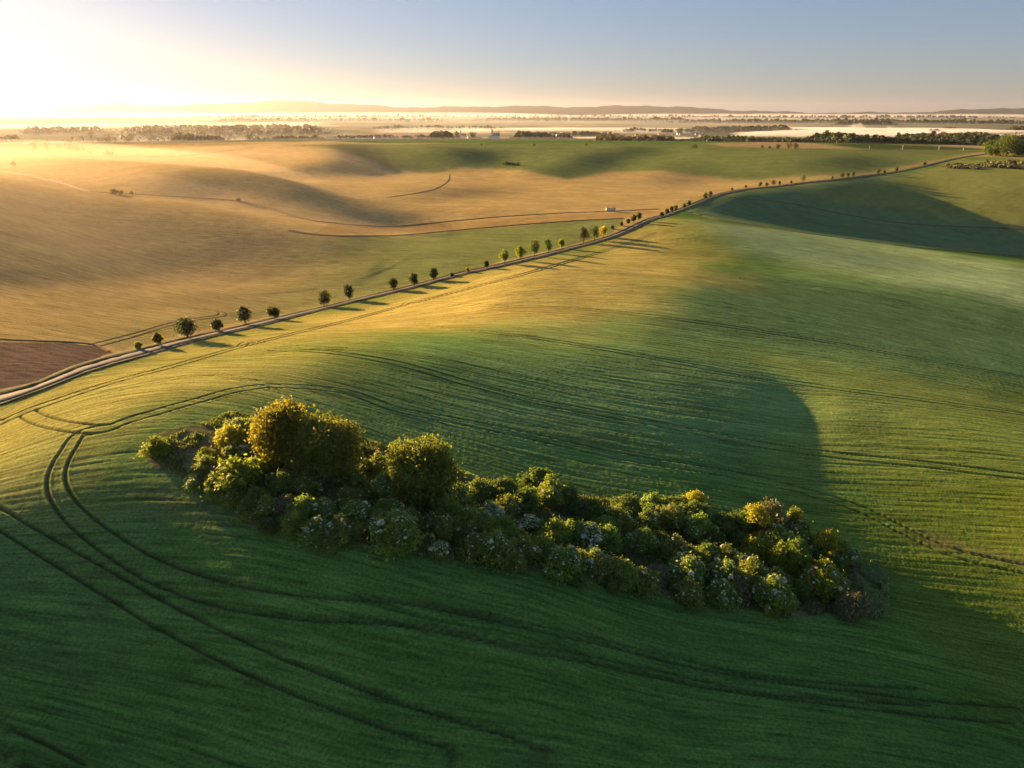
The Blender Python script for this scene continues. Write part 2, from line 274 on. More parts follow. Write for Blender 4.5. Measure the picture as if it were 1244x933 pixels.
def mat_leaf(name, rgb, transl=0.45, vary=0.4, hue=0.01):
    """leaf: colour varies from leaf to leaf (mesh attribute) and from plant to plant"""
    m, t, out = mat_new(name)
    at_ = N(t, 'ShaderNodeAttribute', attribute_name='tone')
    oi = N(t, 'ShaderNodeObjectInfo')
    hs = N(t, 'ShaderNodeHueSaturation'); hs.inputs['Color'].default_value = (*rgb, 1)
    a = N(t, 'ShaderNodeMapRange'); a.inputs['To Min'].default_value = 0.5 - hue; a.inputs['To Max'].default_value = 0.5 + hue
    t.links.new(oi.outputs['Random'], a.inputs['Value']); t.links.new(a.outputs[0], hs.inputs['Hue'])
    b = N(t, 'ShaderNodeMapRange'); b.inputs['To Min'].default_value = 1 - vary; b.inputs['To Max'].default_value = 1 + vary
    t.links.new(at_.outputs['Fac'], b.inputs['Value']); t.links.new(b.outputs[0], hs.inputs['Value'])
    d = N(t, 'ShaderNodeBsdfPrincipled'); d.inputs['Roughness'].default_value = 0.55; d.inputs['Specular IOR Level'].default_value = 0.3
    tr = N(t, 'ShaderNodeBsdfTranslucent')
    ws = N(t, 'ShaderNodeVectorMath', operation='MULTIPLY'); ws.inputs[1].default_value = (1.2, 1.3, 0.6)
    mx = N(t, 'ShaderNodeMixShader'); mx.inputs[0].default_value = transl
    t.links.new(hs.outputs[0], d.inputs['Base Color']); t.links.new(hs.outputs[0], ws.inputs[0]); t.links.new(ws.outputs[0], tr.inputs['Color'])
    t.links.new(d.outputs[0], mx.inputs[1]); t.links.new(tr.outputs[0], mx.inputs[2]); t.links.new(mx.outputs[0], out.inputs['Surface'])
    return m

M = {}
M['green'] = mat_leaf('leaf_green', (0.25, 0.33, 0.065), 0.5)
M['dark'] = mat_leaf('leaf_dark_green', (0.15, 0.21, 0.045), 0.5)
M['yellow'] = mat_leaf('leaf_yellow_green', (0.25, 0.28, 0.035), 0.55)
M['gold'] = mat_leaf('leaf_golden', (0.44, 0.41, 0.05), 0.55)
M['olive'] = mat_leaf('leaf_olive', (0.25, 0.28, 0.06), 0.5)
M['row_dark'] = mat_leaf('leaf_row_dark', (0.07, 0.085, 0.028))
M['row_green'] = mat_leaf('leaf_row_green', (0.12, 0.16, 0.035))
M['twig'] = mat_leaf('leaf_brown_twiggy', (0.19, 0.18, 0.08), 0.25)
M['orange'] = mat_leaf('leaf_amber', (0.27, 0.22, 0.028), 0.6)
M['lime'] = mat_leaf('leaf_bright_yellow', (0.55, 0.46, 0.03), 0.55)
M['bloom'] = mat_leaf('blossom_cream', (0.68, 0.68, 0.50), 0.3, 0.2, 0.0)
M['bark'] = mat_plain('bark', (0.11, 0.08, 0.055), 0.9, 0.4, 6)
M['farleaf'] = mat_leaf('leaf_far_wood', (0.06, 0.075, 0.028), 0.3, 0.45)
M['farbrown'] = mat_leaf('leaf_far_brown_wood', (0.13, 0.10, 0.055), 0.3, 0.45)
M['white'] = mat_plain('white_paint', (0.62, 0.62, 0.60), 0.5, 0.08, 1)
M['render'] = mat_plain('pale_render', (0.55, 0.50, 0.42), 0.8, 0.1, 0.4)
M['tile'] = mat_plain('roof_tile', (0.28, 0.12, 0.07), 0.8, 0.2, 1)
M['greyroof'] = mat_plain('grey_roof', (0.22, 0.22, 0.23), 0.7, 0.15, 0.5)
M['glass'] = mat_plain('window_glass', (0.04, 0.05, 0.06), 0.2, 0.05, 1)
M['rubber'] = mat_plain('rubber', (0.03, 0.03, 0.03), 0.8, 0.1, 5)
M['steel'] = mat_plain('grey_steel', (0.25, 0.26, 0.27), 0.5, 0.1, 1)
M['concrete'] = mat_plain('concrete', (0.42, 0.40, 0.36), 0.85, 0.12, 0.6)
M['asphalt'] = mat_plain('worn_asphalt', (0.12, 0.11, 0.11), 0.85, 0.25, 1.2)
M['verge'] = mat_plain('dry_grass_verge', (0.12, 0.115, 0.045), 0.95, 0.45, 1.1)
M['bank'] = mat_plain('brown_grass_bank', (0.16, 0.115, 0.06), 0.95, 0.5, 0.9)
M['scrub'] = mat_leaf('scrub_grass', (0.19, 0.20, 0.07), 0.4, 0.5)
M['reed'] = mat_leaf('pale_grass', (0.26, 0.33, 0.17), 0.5, 0.4)

# ------------------------------------------------------------------ tyre tracks (photo pixels -> lines on the land)
TRACKS_PX = [
 ([(-40, 522), (0, 514), (34, 499), (135, 465), (203, 447), (294, 421), (420, 390), (491, 371), (583, 347), (655, 328), (745, 302), (800, 283)], 1.0),
 ([(34, 502), (51, 511), (88, 519), (128, 521), (152, 512), (203, 497), (257, 482), (287, 474), (338, 469), (420, 476), (484, 498), (569, 514), (653, 532), (738, 551), (801, 562), (901, 578), (982, 598), (1054, 622), (1100, 645), (1170, 675), (1290, 700)], 1.0),
 ([(330, 425), (400, 428), (484, 442), (569, 466), (653, 488), (738, 504), (820, 519), (907, 537), (1014, 553), (1121, 564), (1290, 585)], 1.0),
 ([(500, 393), (545, 398), (653, 411), (738, 425), (820, 440), (907, 456), (1014, 472), (1121, 486), (1290, 510)], 0.9),
 ([(602, 371), (700, 375), (800, 385), (907, 400), (1014, 417), (1121, 437), (1290, 466)], 0.55),
 ([(900, 338), (943, 343), (1050, 357), (1121, 374), (1290, 418)], 0.6),
 ([(930, 324), (996, 331), (1104, 349), (1175, 363), (1290, 392)], 0.5),
 ([(128, 521), (98, 527), (84, 545), (72, 566), (69, 590), (84, 618), (120, 650), (180, 688), (240, 712), (300, 727), (380, 738), (480, 744), (560, 758), (640, 776), (740, 796), (850, 822), (950, 838), (1050, 850), (1150, 862), (1290, 872)], 1.0),
 ([(430, 735), (520, 745), (600, 762), (700, 780), (800, 803), (900, 826), (1000, 838), (1120, 846)], 0.9),
 ([(-30, 612), (0, 630), (60, 666), (130, 707), (200, 748), (300, 798), (380, 832), (460, 862), (540, 888), (620, 912), (690, 934), (760, 955)], 1.05),
 ([(-30, 882), (0, 896), (40, 914), (90, 940)], 1.0),
 ([(520, 720), (620, 745), (740, 775), (850, 805), (960, 830), (1060, 848), (1150, 860)], 0.25),
 ([(340, 470), (300, 462), (262, 455), (210, 460), (120, 478)], 0.35),
 ([(294, 421), (300, 416), (320, 417), (360, 421), (420, 424)], 0.6),
 ([(491, 371), (500, 366), (520, 367), (560, 369), (620, 373)], 0.5),
 ([(655, 328), (664, 324), (690, 327), (760, 333), (860, 338)], 0.5),
 ([(870, 300), (960, 312), (1100, 338), (1260, 372)], 0.3),
 # beyond the road
 ([(115, 420), (160, 408), (220, 391), (270, 383), (262, 377), (235, 374)], 0.6),
 ([(270, 383), (340, 375), (440, 352), (560, 318), (640, 296)], 0.35),
 ([(150, 411), (230, 393), (330, 380)], 0.3),
 ([(850, 258), (862, 250), (884, 240)], 0.5),
 ([(820, 281), (808, 283), (770, 296)], 0.5),
]
TRACKS = [(path(px, 1.2), k) for px, k in TRACKS_PX]

# across-row coordinate of the near hill: constant along the tracks
def poly_terms(x, y):
    # polar form: the tracks sweep round the foot of the hill
    X = np.clip(x, -140, 300) / 120.0; Y = (np.log(np.clip(np.hypot(x, y), 40, 420)) - 4.8) * 1.2
    return np.stack([X ** a * Y ** b for a in range(6) for b in range(6) if 0 < a + b <= 5], -1)
def _fit_rows():
    A = []; B = []
    extra = [path(q, 2.5) for q in ([(871, 266), (979, 283), (1121, 301), (1300, 316)], [(860, 300), (960, 306), (1100, 325), (1300, 352)], [(560, 352), (700, 345), (850, 345), (950, 350)],
             [(640, 322), (760, 306), (860, 300)], [(700, 880), (900, 915), (1150, 925)], [(1000, 700), (1120, 720), (1280, 745)], [(700, 700), (850, 745), (980, 775)])]
    for i in (1, 2, 3, 4, 5, 6, 7, 9, 10, 0, -1, -2, -3, -4, -5, -6, -7):
        P = TRACKS[i][0] if i >= 0 else extra[i]
        if i == 1: P = P[len(P) // 4:]
        if i == 7: P = P[len(P) // 4:]
        mid = (P[1:] + P[:-1]) / 2; d = P[1:] - P[:-1]; d /= np.linalg.norm(d, axis=1)[:, None]
        n = np.stack([-d[:, 1], d[:, 0]], 1); n *= np.sign(n[:, 1:2])
        e = 0.5
        T0 = (poly_terms(mid[:, 0] + d[:, 0] * e, mid[:, 1] + d[:, 1] * e) - poly_terms(mid[:, 0] - d[:, 0] * e, mid[:, 1] - d[:, 1] * e))
        N0 = (poly_terms(mid[:, 0] + n[:, 0] * e, mid[:, 1] + n[:, 1] * e) - poly_terms(mid[:, 0] - n[:, 0] * e, mid[:, 1] - n[:, 1] * e))
        A += [T0, N0 * 0.6]; B += [np.zeros(len(T0)), np.ones(len(N0)) * 0.6]
    A = np.vstack(A); B = np.concatenate(B); n = A.shape[1]
    return np.linalg.lstsq(np.vstack([A, np.eye(n) * 0.002]), np.concatenate([B, np.zeros(n)]), rcond=None)[0]
ROWC = _fit_rows()

# ------------------------------------------------------------------ patches of land with their own crop (photo pixels -> polygons on the land)
def dense(px, n=6):
    out = []
    for i in range(len(px)):
        a, b = px[i], px[(i + 1) % len(px)]
        for t in np.linspace(0, 1, n, endpoint=False): out.append((a[0] + (b[0] - a[0]) * t, a[1] + (b[1] - a[1]) * t))
    return [at(*q)[:2] for q in out]
ROAD_PX = [(-120, 520), (-30, 494), (20, 480), (60, 466), (100, 450), (140, 438), (180, 427), (228, 414), (300, 397.5), (347, 386), (400, 373), (450, 361), (500, 349), (560, 333), (600, 324.5), (650, 313), (700, 300), (740, 289), (765, 279), (790, 267), (806, 262.5), (830, 254), (850, 246), (870, 238), (900, 231), (940, 227), (980, 222), (1020, 218), (1060, 213), (1100, 207), (1130, 200), (1165, 192), (1200, 187)]
road_up = ROAD_PX
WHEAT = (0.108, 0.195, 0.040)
PATCHES = [  # colour, polygon, edge softness m
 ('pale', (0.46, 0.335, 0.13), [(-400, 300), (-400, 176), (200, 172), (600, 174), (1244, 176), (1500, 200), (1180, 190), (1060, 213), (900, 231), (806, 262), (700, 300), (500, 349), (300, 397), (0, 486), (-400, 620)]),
 ('green slope', (0.16, 0.20, 0.065), [(345, 176), (620, 174), (900, 175), (1160, 176), (1200, 184), (1060, 209), (980, 214), (900, 220), (800, 207), (740, 209), (690, 218), (630, 206), (560, 204), (530, 210), (490, 208), (455, 195), (400, 180)]),
 ('green strip', (0.21, 0.24, 0.075), [(395, 288), (470, 286), (560, 280), (640, 274), (700, 267), (758, 265), (745, 283), (700, 296), (600, 320), (500, 345), (380, 374), (240, 402), (150, 424), (125, 416), (0, 414), (-200, 420), (-200, 345), (100, 320), (300, 290)]),
 ('orange strip', (0.40, 0.27, 0.10), [(380, 284), (480, 284), (600, 277), (700, 266.5), (770, 264), (800, 256), (740, 258.5), (640, 264), (560, 269), (480, 274), (400, 272)]),
 ('ploughed', (0.17, 0.12, 0.085), [(-200, 416), (0, 415.5), (80, 417), (118, 421), (135, 428), (100, 444), (60, 458), (0, 480), (-200, 545)]),
 ('upper pale', (0.36, 0.27, 0.13), [(855, 174), (930, 172.5), (985, 173.5), (1045, 181), (960, 180.5), (880, 178)]),
 ('upper pale 2', (0.34, 0.26, 0.13), [(1040, 173), (1240, 172.6), (1240, 177), (1160, 179), (1130, 176)]),
 ('upper green', (0.06, 0.09, 0.03), [(1005, 175.5), (1060, 174.3), (1120, 177), (1190, 180), (1230, 182.5), (1060, 181.5)]),
 ('bank fields', (0.15, 0.22, 0.085), [(830, 255), (870, 238), (940, 227), (1100, 209), (1200, 196), (1330, 190), (1330, 318), (1121, 301), (979, 283), (871, 266)]),
 ('bank top field', (0.22, 0.24, 0.07), [(1105, 212), (1165, 195), (1330, 190), (1330, 290), (1157, 268), (1000, 245), (960, 236), (1060, 222)]),
 ('scrub', (0.17, 0.165, 0.07), [(172, 548), (230, 520), (280, 500), (420, 525), (560, 577), (700, 602), (850, 620), (950, 645), (1035, 680), (1050, 740), (960, 752), (840, 725), (700, 690), (540, 680), (420, 658), (330, 640), (250, 598), (200, 568)]),
]
def in_poly(x, y, poly):
    m = np.zeros(x.shape, bool); n = len(poly)
    for i in range(n):
        x1, y1 = poly[i]; x2, y2 = poly[(i + 1) % n]
        if y1 == y2: continue
        m ^= ((y1 > y) != (y2 > y)) & (x < (x2 - x1) * (y - y1) / (y2 - y1) + x1)
    return m

# ------------------------------------------------------------------ the ground sheet
az = np.concatenate([np.arange(-180, -72, 4.0), np.arange(-72, -43, 0.8), np.arange(-43, 43, 0.07), np.arange(43, 72, 0.8), np.arange(72, 179, 4.0)])
az = np.radians(az)
rr = [2.0]
while rr[-1] < 42: rr.append(rr[-1] + 1.5)
while rr[-1] < 34000:
    r = rr[-1]
    rr.append(r + min(max(0.26, 1.0 * r * r / 42800 * (1 if r > 600 else .5)), r * (0.012 if r < 3000 else 0.03)))
rr = np.array(rr)
R_, A_ = np.meshgrid(rr, az, indexing='ij')
GX = R_ * np.sin(A_); GY = R_ * np.cos(A_)
GZ = height(GX, GY)
nr, na = GX.shape
print('ground', nr, na)
fx, fy = GX.ravel(), GY.ravel()
rf = R_.ravel()
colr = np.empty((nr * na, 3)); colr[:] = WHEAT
rows = (poly_terms(np.clip(fx, -500, 700), np.clip(fy, -200, 600)) @ ROWC) * 1.45
zone = np.zeros(nr * na, int)
near = rf < 2000
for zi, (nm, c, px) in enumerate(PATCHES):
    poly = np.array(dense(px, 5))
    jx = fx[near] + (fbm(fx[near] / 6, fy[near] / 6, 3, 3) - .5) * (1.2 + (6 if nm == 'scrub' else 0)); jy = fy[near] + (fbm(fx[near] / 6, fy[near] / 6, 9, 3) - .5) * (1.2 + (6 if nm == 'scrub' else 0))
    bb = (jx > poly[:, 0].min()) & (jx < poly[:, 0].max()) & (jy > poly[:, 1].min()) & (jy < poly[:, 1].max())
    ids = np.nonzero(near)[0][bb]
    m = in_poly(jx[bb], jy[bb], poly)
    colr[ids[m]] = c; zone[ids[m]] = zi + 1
rows = np.where(zone > 0, .22 * fx + .97 * fy + 6 * np.sin(fx / 140.0), rows)
# warm sun on the crest and the far shoulder's bright rim, put into the crop colour
def patch_mask(px, soft, seed):
    poly = np.array(dense(px, 5)); g_ = np.random.default_rng(seed)
    m = np.zeros(fx.shape)
    wig = soft * 3
    jx = fx[near] + (fbm(fx[near] / (soft * 2), fy[near] / (soft * 2), seed, 4) - .5) * wig; jy = fy[near] + (fbm(fx[near] / (soft * 2), fy[near] / (soft * 2), seed + 5, 4) - .5) * wig
    K = 14; acc_ = np.zeros(jx.shape)
    for q in range(K):
        a = q * 2.4; d_ = soft * 1.6 * math.sqrt((q + .5) / K)
        acc_ += in_poly(jx + math.cos(a) * d_, jy + math.sin(a) * d_, poly)
    m[near] = acc_ / K
    return m.reshape(nr, na)
def soften(m, k):
    for _ in range(k):
        m = (m + np.roll(m, 1, 0) + np.roll(m, -1, 0)) / 3
        m = (m + np.roll(m, 2, 1) + np.roll(m, -2, 1) + np.roll(m, 4, 1) + np.roll(m, -4, 1)) / 5
    return m
nz_big = fbm(fx / 60, fy / 60, 40, 4); nz_mid = fbm(fx / 9, fy / 9, 50, 4)
lit_crest = soften(patch_mask([(-200, 560), (0, 505), (300, 400), (520, 350), (700, 303), (800, 268), (850, 270), (870, 298), (850, 335), (785, 375), (690, 402), (560, 400), (420, 410), (300, 440), (160, 500), (60, 560), (-100, 610)], 13, 70), 14).ravel()
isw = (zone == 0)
colr += (isw * lit_crest)[:, None] * (np.array((0.54, 0.42, 0.12)) - np.array(WHEAT)) * .85
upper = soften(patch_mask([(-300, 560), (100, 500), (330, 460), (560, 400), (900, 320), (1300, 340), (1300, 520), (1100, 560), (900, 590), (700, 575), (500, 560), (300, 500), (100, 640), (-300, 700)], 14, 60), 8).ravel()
colr += (isw * upper * (1 - lit_crest))[:, None] * np.array((0.07, 0.085, 0.045))  # softer shade of the upper slope painted in as paler crop
ridge_glint = soften(patch_mask([(860, 268), (1000, 285), (1300, 330), (1300, 380), (1150, 350), (1000, 322), (900, 310)], 8, 80), 10).ravel()
colr += (isw * ridge_glint)[:, None] * np.array((0.17, 0.185, 0.12))
sun_patch = soften(patch_mask([(950, 420), (1300, 470), (1300, 860), (1150, 760), (1060, 660), (1000, 560)], 9, 90), 8).ravel()
colr += (isw * sun_patch)[:, None] * np.array((0.07, 0.035, -0.01))  # yellow of the sunlit right-hand patch painted into the crop
bare = soften(patch_mask([(1112, 655), (1160, 668), (1244, 688), (1300, 705), (1300, 690), (1200, 670), (1130, 648)], 1, 95), 3).ravel()
bare = np.maximum(bare, soften(patch_mask([(190, 590), (230, 605), (290, 640), (270, 644), (215, 622), (170, 598)], 1, 96), 3).ravel() * .7)
colr = colr * (1 - .6 * bare[:, None] * isw[:, None]) + .6 * bare[:, None] * isw[:, None] * np.array((0.24, 0.15, 0.09))
gsm = ((zone == 3) * (1 - sst(-110, -30, fx)))[:, None]
colr = colr * (1 - gsm) + gsm * np.array((0.42, 0.31, 0.125))
# far plain: a patchwork of fields
farm = rf > 1550
ff = np.nonzero(farm)[0]
cell = 420.0
qx = fx[ff] * .92 + fy[ff] * .39; qy = (-fx[ff] * .39 + fy[ff] * .92) * 0.6
ci = np.floor(qx / cell + .3 * np.floor(qy / 300)); cj = np.floor(qy / 300)
h1 = hsh(ci.astype(int), cj.astype(int), 5); h2 = hsh(ci.astype(int), cj.astype(int), 8)
pal = np.array([(0.10, 0.13, 0.05), (0.26, 0.20, 0.10), (0.07, 0.10, 0.04), (0.18, 0.15, 0.08), (0.30, 0.24, 0.12), (0.09, 0.12, 0.05)])
fc = pal[(h1 * 5.999).astype(int)] * (.85 + .3 * h2[:, None])
hillm = sst(19500, 22000, rf[ff])[:, None]
fc = fc * (1 - hillm) + hillm * np.array((0.045, 0.06, 0.03))
k = sst(1550, 1600, rf[ff])[:, None]
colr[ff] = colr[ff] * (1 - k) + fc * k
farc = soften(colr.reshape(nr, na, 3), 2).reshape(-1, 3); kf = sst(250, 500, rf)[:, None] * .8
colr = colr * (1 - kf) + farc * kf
# natural unevenness of the crops
streak = fbm(rows / 2.2, fx / 60, 21, 4)
streak2 = fbm(rows / .8, fx / 45, 23, 3)
uneven = (0.88 + 0.24 * nz_big) * (0.93 + 0.14 * nz_mid) * (0.86 + 0.28 * streak) * (1 - sst(350, 700, rf) + sst(350, 700, rf) * 1.0) * (0.78 + 0.44 * streak2 * (1 - sst(300, 600, rf)) + .22 * sst(300, 600, rf))
colr *= uneven[:, None]
# relief of the crop canopy
fade = np.clip((420 - rf) / 300, 0, 1) ** .5 * (rf > 40)
drill = np.abs(((rows + .5 * fbm(fx / 40, rows / 9, 77, 2)) / 1.55) % 1.0 - .5) * 2      # seams between drill passes
drill = np.clip((drill - .72) / .28, 0, 1) * np.clip((fbm(rows / 1.55, fx / 35, 78, 2) - .35) * 3, 0, 1) * (zone == 0) * np.clip((330 - rf) / 160, 0, 1)
fine = (fbm(rows / .42, fx / 5.0, 31, 3) - .5) * .12 + (fbm(fx / .38, fy / .38, 33, 2) - .5) * .04 + (fbm(rows / 1.8, fx / 40., 35, 3) - .5) * .03 - .07 * drill
dz = fine * fade * np.where((zone > 0) & (zone != 11), .35, 1.0)
colr *= (1 - .35 * drill)[:, None]
dz[zone == 5] = ((np.sin(fx[zone == 5] * 2.2 + fy[zone == 5] * 3.4) * .05) + fine[zone == 5] * .8)
# tyre tracks pressed into the crop
press = np.zeros((nr, na)); lift = np.zeros((nr, na))
for P, k in TRACKS:
    d = np.gradient(P, axis=0); d /= np.linalg.norm(d, axis=1)[:, None] + 1e-9
    nrm = np.stack([-d[:, 1], d[:, 0]], 1)
    for side in (-0.95, 0.95):
        L = P + nrm * side
        for i in range(len(L) - 1):
            a, b = L[i], L[i + 1]
            ra, rb = math.hypot(*a), math.hypot(*b)
            pad = 1.1 + max(ra, rb) * .002
            i0 = np.searchsorted(rr, min(ra, rb) - pad); i1 = np.searchsorted(rr, max(ra, rb) + pad)
            ta, tb = math.atan2(a[0], a[1]), math.atan2(b[0], b[1])
            da = pad / max(min(ra, rb), 20)
            j0 = np.searchsorted(az, min(ta, tb) - da); j1 = np.searchsorted(az, max(ta, tb) + da)
            if i1 <= i0 or j1 <= j0 or max(ra, rb) > 900: continue
            X = GX[i0:i1, j0:j1] - a[0]; Y = GY[i0:i1, j0:j1] - a[1]
            ex, ey = b - a; l2 = ex * ex + ey * ey + 1e-9
            t = np.clip((X * ex + Y * ey) / l2, 0, 1)
            dd = np.hypot(X - t * ex, Y - t * ey)
            wid0 = .14 + ra * .0005; dr_ = rr[min(i1, nr - 1)] - rr[min(i1, nr - 1) - 1]; wid = max(wid0, .62 * dr_); k_ = k * min(1, 1.25 * wid0 / wid)
            s = press[i0:i1, j0:j1]; np.maximum(s, k_ * np.exp(-(dd / wid) ** 4), out=s)
            s = lift[i0:i1, j0:j1]; np.maximum(s, k_ * np.exp(-((dd - wid * 1.9) / (wid * .7)) ** 2), out=s)
press = press.ravel(); lift = lift.ravel()
wear = .85 + .3 * fbm(fx / 2.5, fy / 2.5, 61, 3)
press *= np.clip(wear, 0, 1)
dz = dz * (1 - .7 * np.clip(press, 0, 1)) - .24 * press + .05 * lift * (1 - np.clip(press, 0, 1))
colr = colr * (1 - .68 * np.clip(press, 0, 1)[:, None]) + .68 * np.clip(press, 0, 1)[:, None] * np.array((0.045, 0.045, 0.022))
GZ2 = GZ + dz.reshape(nr, na)
V = np.stack([GX.ravel(), GY.ravel(), GZ2.ravel()], 1)
V = np.vstack([V, [[0, 0, float(height(0.0, 0.01))]]])
ii, jj = np.meshgrid(np.arange(nr - 1), np.arange(na), indexing='ij')
j2 = (jj + 1) % na
Fq = np.stack([ii * na + jj, ii * na + j2, (ii + 1) * na + j2, (ii + 1) * na + jj], -1).reshape(-1, 4)[:, ::-1]
ground = mesh_np('ground', V, Fq, None, True)
ca = ground.attributes.new('crop', 'FLOAT_COLOR', 'POINT')
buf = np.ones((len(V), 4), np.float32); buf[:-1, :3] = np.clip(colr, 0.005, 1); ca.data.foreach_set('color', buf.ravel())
ra_ = ground.attributes.new('rows', 'FLOAT_VECTOR', 'POINT')
buf = np.zeros((len(V), 3), np.float32); buf[:-1, 0] = rows; buf[:-1, 1] = fx; buf[:-1, 2] = fy
ra_.data.foreach_set('vector', buf.ravel())

gm, t, out = mat_new('crops_and_soil')
a1 = N(t, 'ShaderNodeAttribute', attribute_name='crop')
a2 = N(t, 'ShaderNodeAttribute', attribute_name='rows')
geo = N(t, 'ShaderNodeNewGeometry')
mp = N(t, 'ShaderNodeMapping'); mp.inputs['Scale'].default_value = (2.2, 0.16, 0.0)
t.links.new(a2.outputs['Vector'], mp.inputs['Vector'])
n1 = N(t, 'ShaderNodeTexNoise'); n1.inputs['Scale'].default_value = 1.0; n1.inputs['Detail'].default_value = 4; n1.inputs['Roughness'].default_value = .65
t.links.new(mp.outputs[0], n1.inputs['Vector'])
n2 = N(t, 'ShaderNodeTexNoise'); n2.inputs['Scale'].default_value = 3.6; n2.inputs['Detail'].default_value = 4; n2.inputs['Roughness'].default_value = .7
t.links.new(geo.outputs['Position'], n2.inputs['Vector'])
n3 = N(t, 'ShaderNodeTexNoise'); n3.inputs['Scale'].default_value = 0.05; n3.inputs['Detail'].default_value = 5
t.links.new(geo.outputs['Position'], n3.inputs['Vector'])
def mr(src, lo, hi, f0=.25, f1=.75):
    q = N(t, 'ShaderNodeMapRange'); q.inputs['From Min'].default_value = f0; q.inputs['From Max'].default_value = f1
    q.inputs['To Min'].default_value = lo; q.inputs['To Max'].default_value = hi; t.links.new(src, q.inputs['Value']); return q.outputs[0]
def mul(a, b):
    q = N(t, 'ShaderNodeMath', operation='MULTIPLY'); t.links.new(a, q.inputs[0]); t.links.new(b, q.inputs[1]); return q.outputs[0]
f = mul(mul(mr(n1.outputs['Fac'], .45, 1.55), mr(n2.outputs['Fac'], .5, 1.5)), mr(n3.outputs['Fac'], .85, 1.15))
sc_ = N(t, 'ShaderNodeVectorMath', operation='SCALE'); t.links.new(a1.outputs['Color'], sc_.inputs[0]); t.links.new(f, sc_.inputs['Scale'])
ad = N(t, 'ShaderNodeMath', operation='ADD'); t.links.new(n1.outputs['Fac'], ad.inputs[0]); t.links.new(n2.outputs['Fac'], ad.inputs[1])
bp = N(t, 'ShaderNodeBump'); bp.inputs['Strength'].default_value = 0.5; bp.inputs['Distance'].default_value = 0.12
t.links.new(ad.outputs[0], bp.inputs['Height'])
pb = N(t, 'ShaderNodeBsdfPrincipled'); pb.inputs['Roughness'].default_value = .75; pb.inputs['Specular IOR Level'].default_value = 0.0
t.links.new(sc_.outputs[0], pb.inputs['Base Color']); t.links.new(bp.outputs[0], pb.inputs['Normal'])
t.links.new(pb.outputs[0], out.inputs['Surface'])
ground.materials.append(gm)
tag(link('ground', ground), 'rolling wheat fields, ploughed land and distant plain', None, None, 'structure')
del GX, GY, GZ, GZ2, V, Fq

# ------------------------------------------------------------------ road, verges and field borders (draped strips)
def flat_cross(P):
    d = np.gradient(P, axis=0); d /= np.linalg.norm(d, axis=1)[:, None] + 1e-9
    return np.stack([d[:, 1], -d[:, 0]], 1)          # to the right of the direction of travel

def strip(name, P, profile, mat, label, kind='structure', wob=0.0, seed=1, up=0.0):
    n = flat_cross(P); r = np.hypot(P[:, 0], P[:, 1])
    VV = []
    for k, (off, z) in enumerate(profile):
        j = (fbm(P[:, 0] / 2.5, P[:, 1] / 2.5, seed + k * 7, 3) - .5) * 2 * wob
        Q = P + n * (off + j)[:, None]
        zz = height(Q[:, 0], Q[:, 1]) + z * (1 + (fbm(P[:, 0] / 1.5, P[:, 1] / 1.5, seed + 90 + k, 3) - .5) * (1.2 if z > .15 else 0)) + up + r * 0.00025
        VV.append(np.stack([Q[:, 0], Q[:, 1], zz], 1))
    K = len(profile); V = np.stack(VV, 1).reshape(-1, 3)
    i, j = np.meshgrid(np.arange(len(P) - 1), np.arange(K - 1), indexing='ij')
    Fq = np.stack([i * K + j, i * K + j + 1, (i + 1) * K + j + 1, (i + 1) * K + j], -1).reshape(-1, 4)[:, ::-1]
    return tag(link(name, mesh_np(name, V, Fq, mat, True)), label, None, None, kind)

RP = path(ROAD_PX, 1.5)
strip('road', RP, [(-1.35, -.15), (-1.25, .05), (0, .08), (1.25, .05), (1.35, -.15)], M['asphalt'], 'narrow pale country road along the crest of the hill')
strip('road_verge', RP, [(-3.4, -.1), (-2.9, .08), (-2.3, .2), (-1.7, .16), (-1.3, .05)], M['verge'], 'dry grass verge on the far side of the road', wob=.35, seed=3)
strip('road_verge', RP, [(1.3, .05), (1.5, .18), (1.9, .16), (2.2, -.1)], M['verge'], 'dry grass verge on the near side of the road', wob=.3, seed=5)
BORDERS = [
 ([(-60, 203), (0, 208), (40, 214), (78, 223), (106, 232), (141, 234.5), (220, 239), (285, 243.5), (320, 251), (350, 260), (380, 268), (410, 271)], 4.5, 'brown grassy bank curving round the hazy hillside'),
 ([(350, 262), (385, 269), (440, 274), (484, 274.5), (530, 270.5), (600, 264), (680, 259), (740, 256.8), (800, 254)], 2.4, 'dark grass strip between the pale fields'),
 ([(352, 280), (375, 284), (410, 286.5), (480, 286), (540, 281), (620, 274), (700, 268), (757, 265.5)], 3.2, 'red brown strip between the gold and green fields'),
 ([(546, 212), (544, 220), (530, 229), (505, 235), (470, 240)], .9, 'faint farm track through the far hollow'),
 ([(840, 258), (871, 266.5), (925, 275), (979, 283.5), (1060, 294), (1121, 301.5), (1300, 316)], 3.2, 'dark grassy edge at the foot of the shaded field'),
 ([(886, 240), (960, 247), (1030, 261), (1120, 273), (1300, 280)], 4.0, 'brown strip across the shaded field'),
 ([(150, 190), (216, 190), (245, 187), (270, 184), (310, 179.5)], 5.0, 'brown bank between the far left fields'),
 ([(-40, 404), (0, 412), (60, 415), (100, 417), (120, 421), (133, 427)], 1.2, 'weedy edge of the ploughed field'),
 ([(1040, 183), (1120, 183.5), (1200, 184), (1260, 184)], 6.0, 'dark edge below the upper right field'),
]
for px, wd, lb in BORDERS:
    P = path(px, 3.0); wd *= .75
    strip('field_border', P, [(-wd * .5, -.1), (-wd * .25, .10), (0, .03 if 'faint' in lb else .16), (wd * .25, .10), (wd * .5, -.1)], M['bank'], lb, wob=wd * .12, seed=11)

